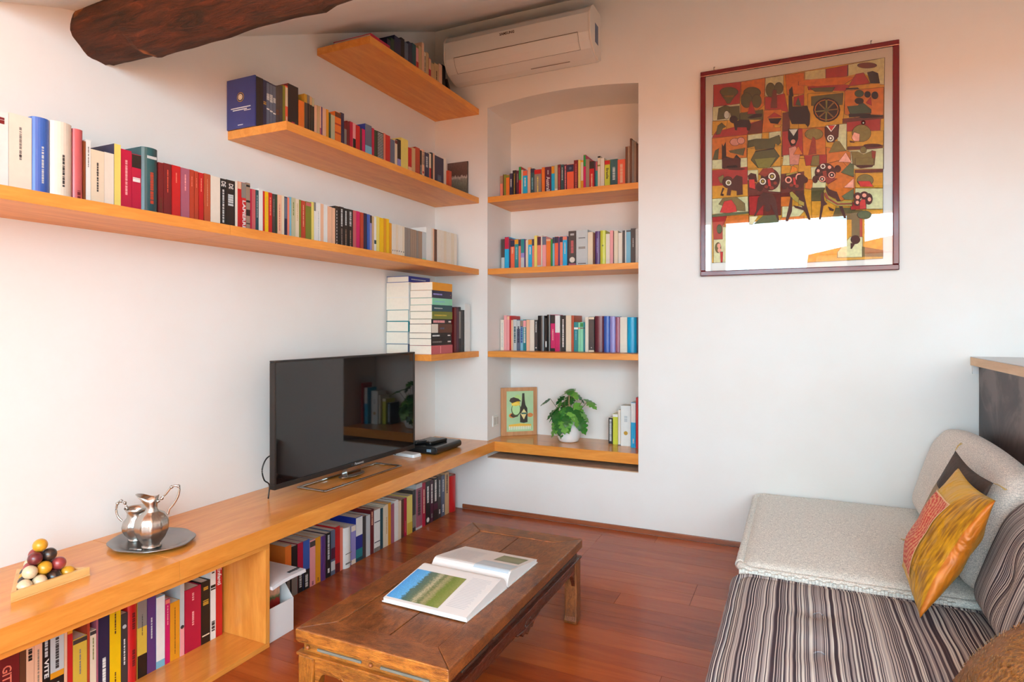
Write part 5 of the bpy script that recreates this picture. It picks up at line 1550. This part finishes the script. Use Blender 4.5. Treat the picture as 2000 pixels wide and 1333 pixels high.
# scatter cushions
def satin(c1, c2, name='gold_satin'):
    m, t, b = nt(name); tc = node(t, 'ShaderNodeTexCoord'); mp = node(t, 'ShaderNodeMapping'); mp.inputs['Scale'].default_value = (6, 60, 10); t.links.new(tc.outputs['Object'], mp.inputs[0])
    a = node(t, 'ShaderNodeTexNoise'); setin(a, Scale=2.0, Detail=3.0); t.links.new(mp.outputs[0], a.inputs['Vector'])
    rp = node(t, 'ShaderNodeValToRGB'); e = rp.color_ramp.elements; e[0].position = .35; e[0].color = lin(c1)+(1,); e[1].position = .65; e[1].color = lin(c2)+(1,)
    t.links.new(a.outputs['Fac'], rp.inputs[0]); t.links.new(rp.outputs[0], b.inputs['Base Color']); b.inputs['Roughness'].default_value = .46; b.inputs['Sheen Weight'].default_value = .15; b.inputs['Sheen Tint'].default_value = lin((255, 214, 90))+(1,)
    b.inputs['Metallic'].default_value = .15
    w = node(t, 'ShaderNodeTexNoise'); setin(w, Scale=9.0, Detail=2.0, Distortion=1.5); t.links.new(tc.outputs['Object'], w.inputs['Vector']); bp = node(t, 'ShaderNodeBump'); setin(bp, Strength=.5, Distance=.03); t.links.new(w.outputs['Fac'], bp.inputs['Height']); t.links.new(bp.outputs[0], b.inputs['Normal']); return m
def pillow(nm, lab, cat, A, B, C_, D, T, mats, zone, n=40, wr=.006, group=None):
    A, B, C_, D = map(Vector, (A, B, C_, D)); ce = (A+B+C_+D)/4; nrm = (B-A).cross(D-A).normalized()
    if nrm.x > 0: nrm = -nrm
    p = thing(nm, lab, cat, ce, 0, group)
    def pt(u, v, s, off=0):
        cu = .028*math.sin(math.pi*u)*(1-2*v)*0; q = A*(1-u)*(1-v)+B*u*(1-v)+C_*u*v+D*(1-u)*v
        iu = .035*math.sin(math.pi*v)*(1-2*u); iv = .035*math.sin(math.pi*u)*(1-2*v)
        q = q+(B-A)*iu+(D-A)*iv
        t = (max(0, math.sin(math.pi*u))*max(0, math.sin(math.pi*v)))**.55
        k = wr*mnoise.noise(Vector((u*5, v*5, s)))*t
        return q+nrm*(s*T/2*t+k*s+off*s)-ce
    bm = BM(); front = [[bm.verts.new(pt(i/n, j/n, 1)) for j in range(n+1)] for i in range(n+1)]
    back = [[front[i][j] if i in (0, n) or j in (0, n) else bm.verts.new(pt(i/n, j/n, -1)) for j in range(n+1)] for i in range(n+1)]
    for i in range(n):
        for j in range(n):
            f_ = bm.faces.new((front[i][j], front[i+1][j], front[i+1][j+1], front[i][j+1])); f_.material_index = zone((i+.5)/n, (j+.5)/n)
            if not (back[i][j] is front[i][j] and back[i+1][j+1] is front[i+1][j+1] and back[i+1][j] is front[i+1][j]) or 1:
                try: f_ = bm.faces.new((back[i][j+1], back[i+1][j+1], back[i+1][j], back[i][j])); f_.material_index = len(mats)-1
                except ValueError: pass
    obj('cover', bm, mats, p, smooth=True)
    return p, pt
GS = satin((192, 128, 8), (226, 164, 18)); GB = satin((176, 92, 10), (200, 112, 18), 'orange_satin'); GD = satin((140, 88, 8), (214, 152, 20), 'shot_satin'); GM = satin((204, 148, 22), (218, 160, 28), 'matt_gold')
p, pt = pillow('cushion', 'shiny gold satin cushion with coral embroidered panel on the striped seat', 'cushion', (.330, 2.56, .352), (.318, 2.12, .352), (.500, 2.14, .71), (.490, 2.54, .72), .14, [GM, GD, GB], lambda u, v: 2 if u > .985 else (1 if u > .71 else 0), wr=.010)
def mandala():
    m, t, b = nt('coral_embroidery'); tc = node(t, 'ShaderNodeTexCoord'); sp = node(t, 'ShaderNodeVectorMath', operation='DISTANCE'); sp.inputs[1].default_value = (-.055, .06, .05)
    t.links.new(tc.outputs['Object'], sp.inputs[0]); w = node(t, 'ShaderNodeMath', operation='MULTIPLY'); w.inputs[1].default_value = 420; t.links.new(sp.outputs['Value'], w.inputs[0]); sn = node(t, 'ShaderNodeMath', operation='SINE'); t.links.new(w.outputs[0], sn.inputs[0])
    nz = node(t, 'ShaderNodeTexVoronoi'); nz.inputs['Scale'].default_value = 120; t.links.new(tc.outputs['Object'], nz.inputs['Vector'])
    ad = node(t, 'ShaderNodeMath', operation='MULTIPLY_ADD'); ad.inputs[1].default_value = .28; t.links.new(sn.outputs[0], ad.inputs[0]); t.links.new(nz.outputs['Distance'], ad.inputs[2])
    rp = node(t, 'ShaderNodeValToRGB'); e = rp.color_ramp.elements; e[0].position = .42; e[0].color = lin((206, 62, 42))+(1,); e[1].position = .66; e[1].color = lin((226, 150, 104))+(1,); t.links.new(ad.outputs[0], rp.inputs[0]); t.links.new(rp.outputs[0], b.inputs['Base Color']); b.inputs['Roughness'].default_value = .6; return m
def patch(nm, u0, u1, v0, v1, m, off=.0015, n=18):
    bm = BM(); G = [[bm.verts.new(pt(u0+(u1-u0)*i/n, v0+(v1-v0)*j/n, 1, off)) for j in range(n+1)] for i in range(n+1)]
    for i in range(n):
        for j in range(n): bm.faces.new((G[i][j], G[i+1][j], G[i+1][j+1], G[i][j+1]))
    return obj(nm, bm, m, p, smooth=True)
patch('embroidered_panel', .24, .70, .13, .80, mandala())
patch('braid', .70, .712, .12, .81, mat((236, 190, 140), .5), .003); patch('braid', .23, .712, .80, .812, mat((236, 190, 140), .5), .003); patch('braid', .23, .712, .118, .13, mat((236, 190, 140), .5), .003)
BRW = mat((62, 50, 44), .8, var=.3, scale=60, bump=.3, name='brown_cloth'); WOV = mat((168, 146, 118), .9, var=.4, scale=160, bump=.8, name='woven_cloth')
p, pt = pillow('cushion', 'dark brown and beige woven cushion with tassels leaning behind the gold one', 'cushion', (.395, 2.845, .350), (.400, 2.45, .352), (.555, 2.40, .705), (.530, 2.79, .735), .10, [BRW, WOV, BRW], lambda u, v: 1 if .10 < v < .70 else 0)
TS = mat((206, 166, 96), .7, var=.3)
for u, v, d in ((0, 0, (-.02, .05, -.004)), (0, 1, (.02, .005, .025)), (1, 1, (.02, -.04, -.01))):
    q = pt(u, v, 1); bm = BM()
    for i in range(6): add_tube(bm, [q, q+Vector(d)*.5+Vector((0, .002*i, .004)), q+Vector(d)+Vector((rg.uniform(-.006, .006), rg.uniform(-.006, .006), rg.uniform(-.004, .004)))], .0011, 5)
    obj('tassel', bm, TS, p)
GBR = mat((138, 92, 44), .55, var=.55, scale=90, bump=.9, name='sequinned_cloth')
p, pt = pillow('cushion', 'brown gold sequinned cushion in the nearest corner of the striped sofa', 'cushion', (.335, 1.80, .345), (.33, 1.36, .345), (.50, 1.36, .56), (.51, 1.76, .57), .15, [GBR, GBR], lambda u, v: 0)
bm = BM()
for i in range(300):
    u, v = rg.uniform(.06, .94), rg.uniform(.06, .94); q = pt(u, v, 1, .002); s_ = .004
    vs = [bm.verts.new(q+Vector(d)*s_) for d in ((-.3, -1, -.2), (.2, 0, 1), (0, 1, 0), (.1, 0, -1))]; bm.faces.new(vs)
o = obj('sequins', bm, mat((226, 170, 60), .25, metal=.7), p); o['kind'] = 'stuff'
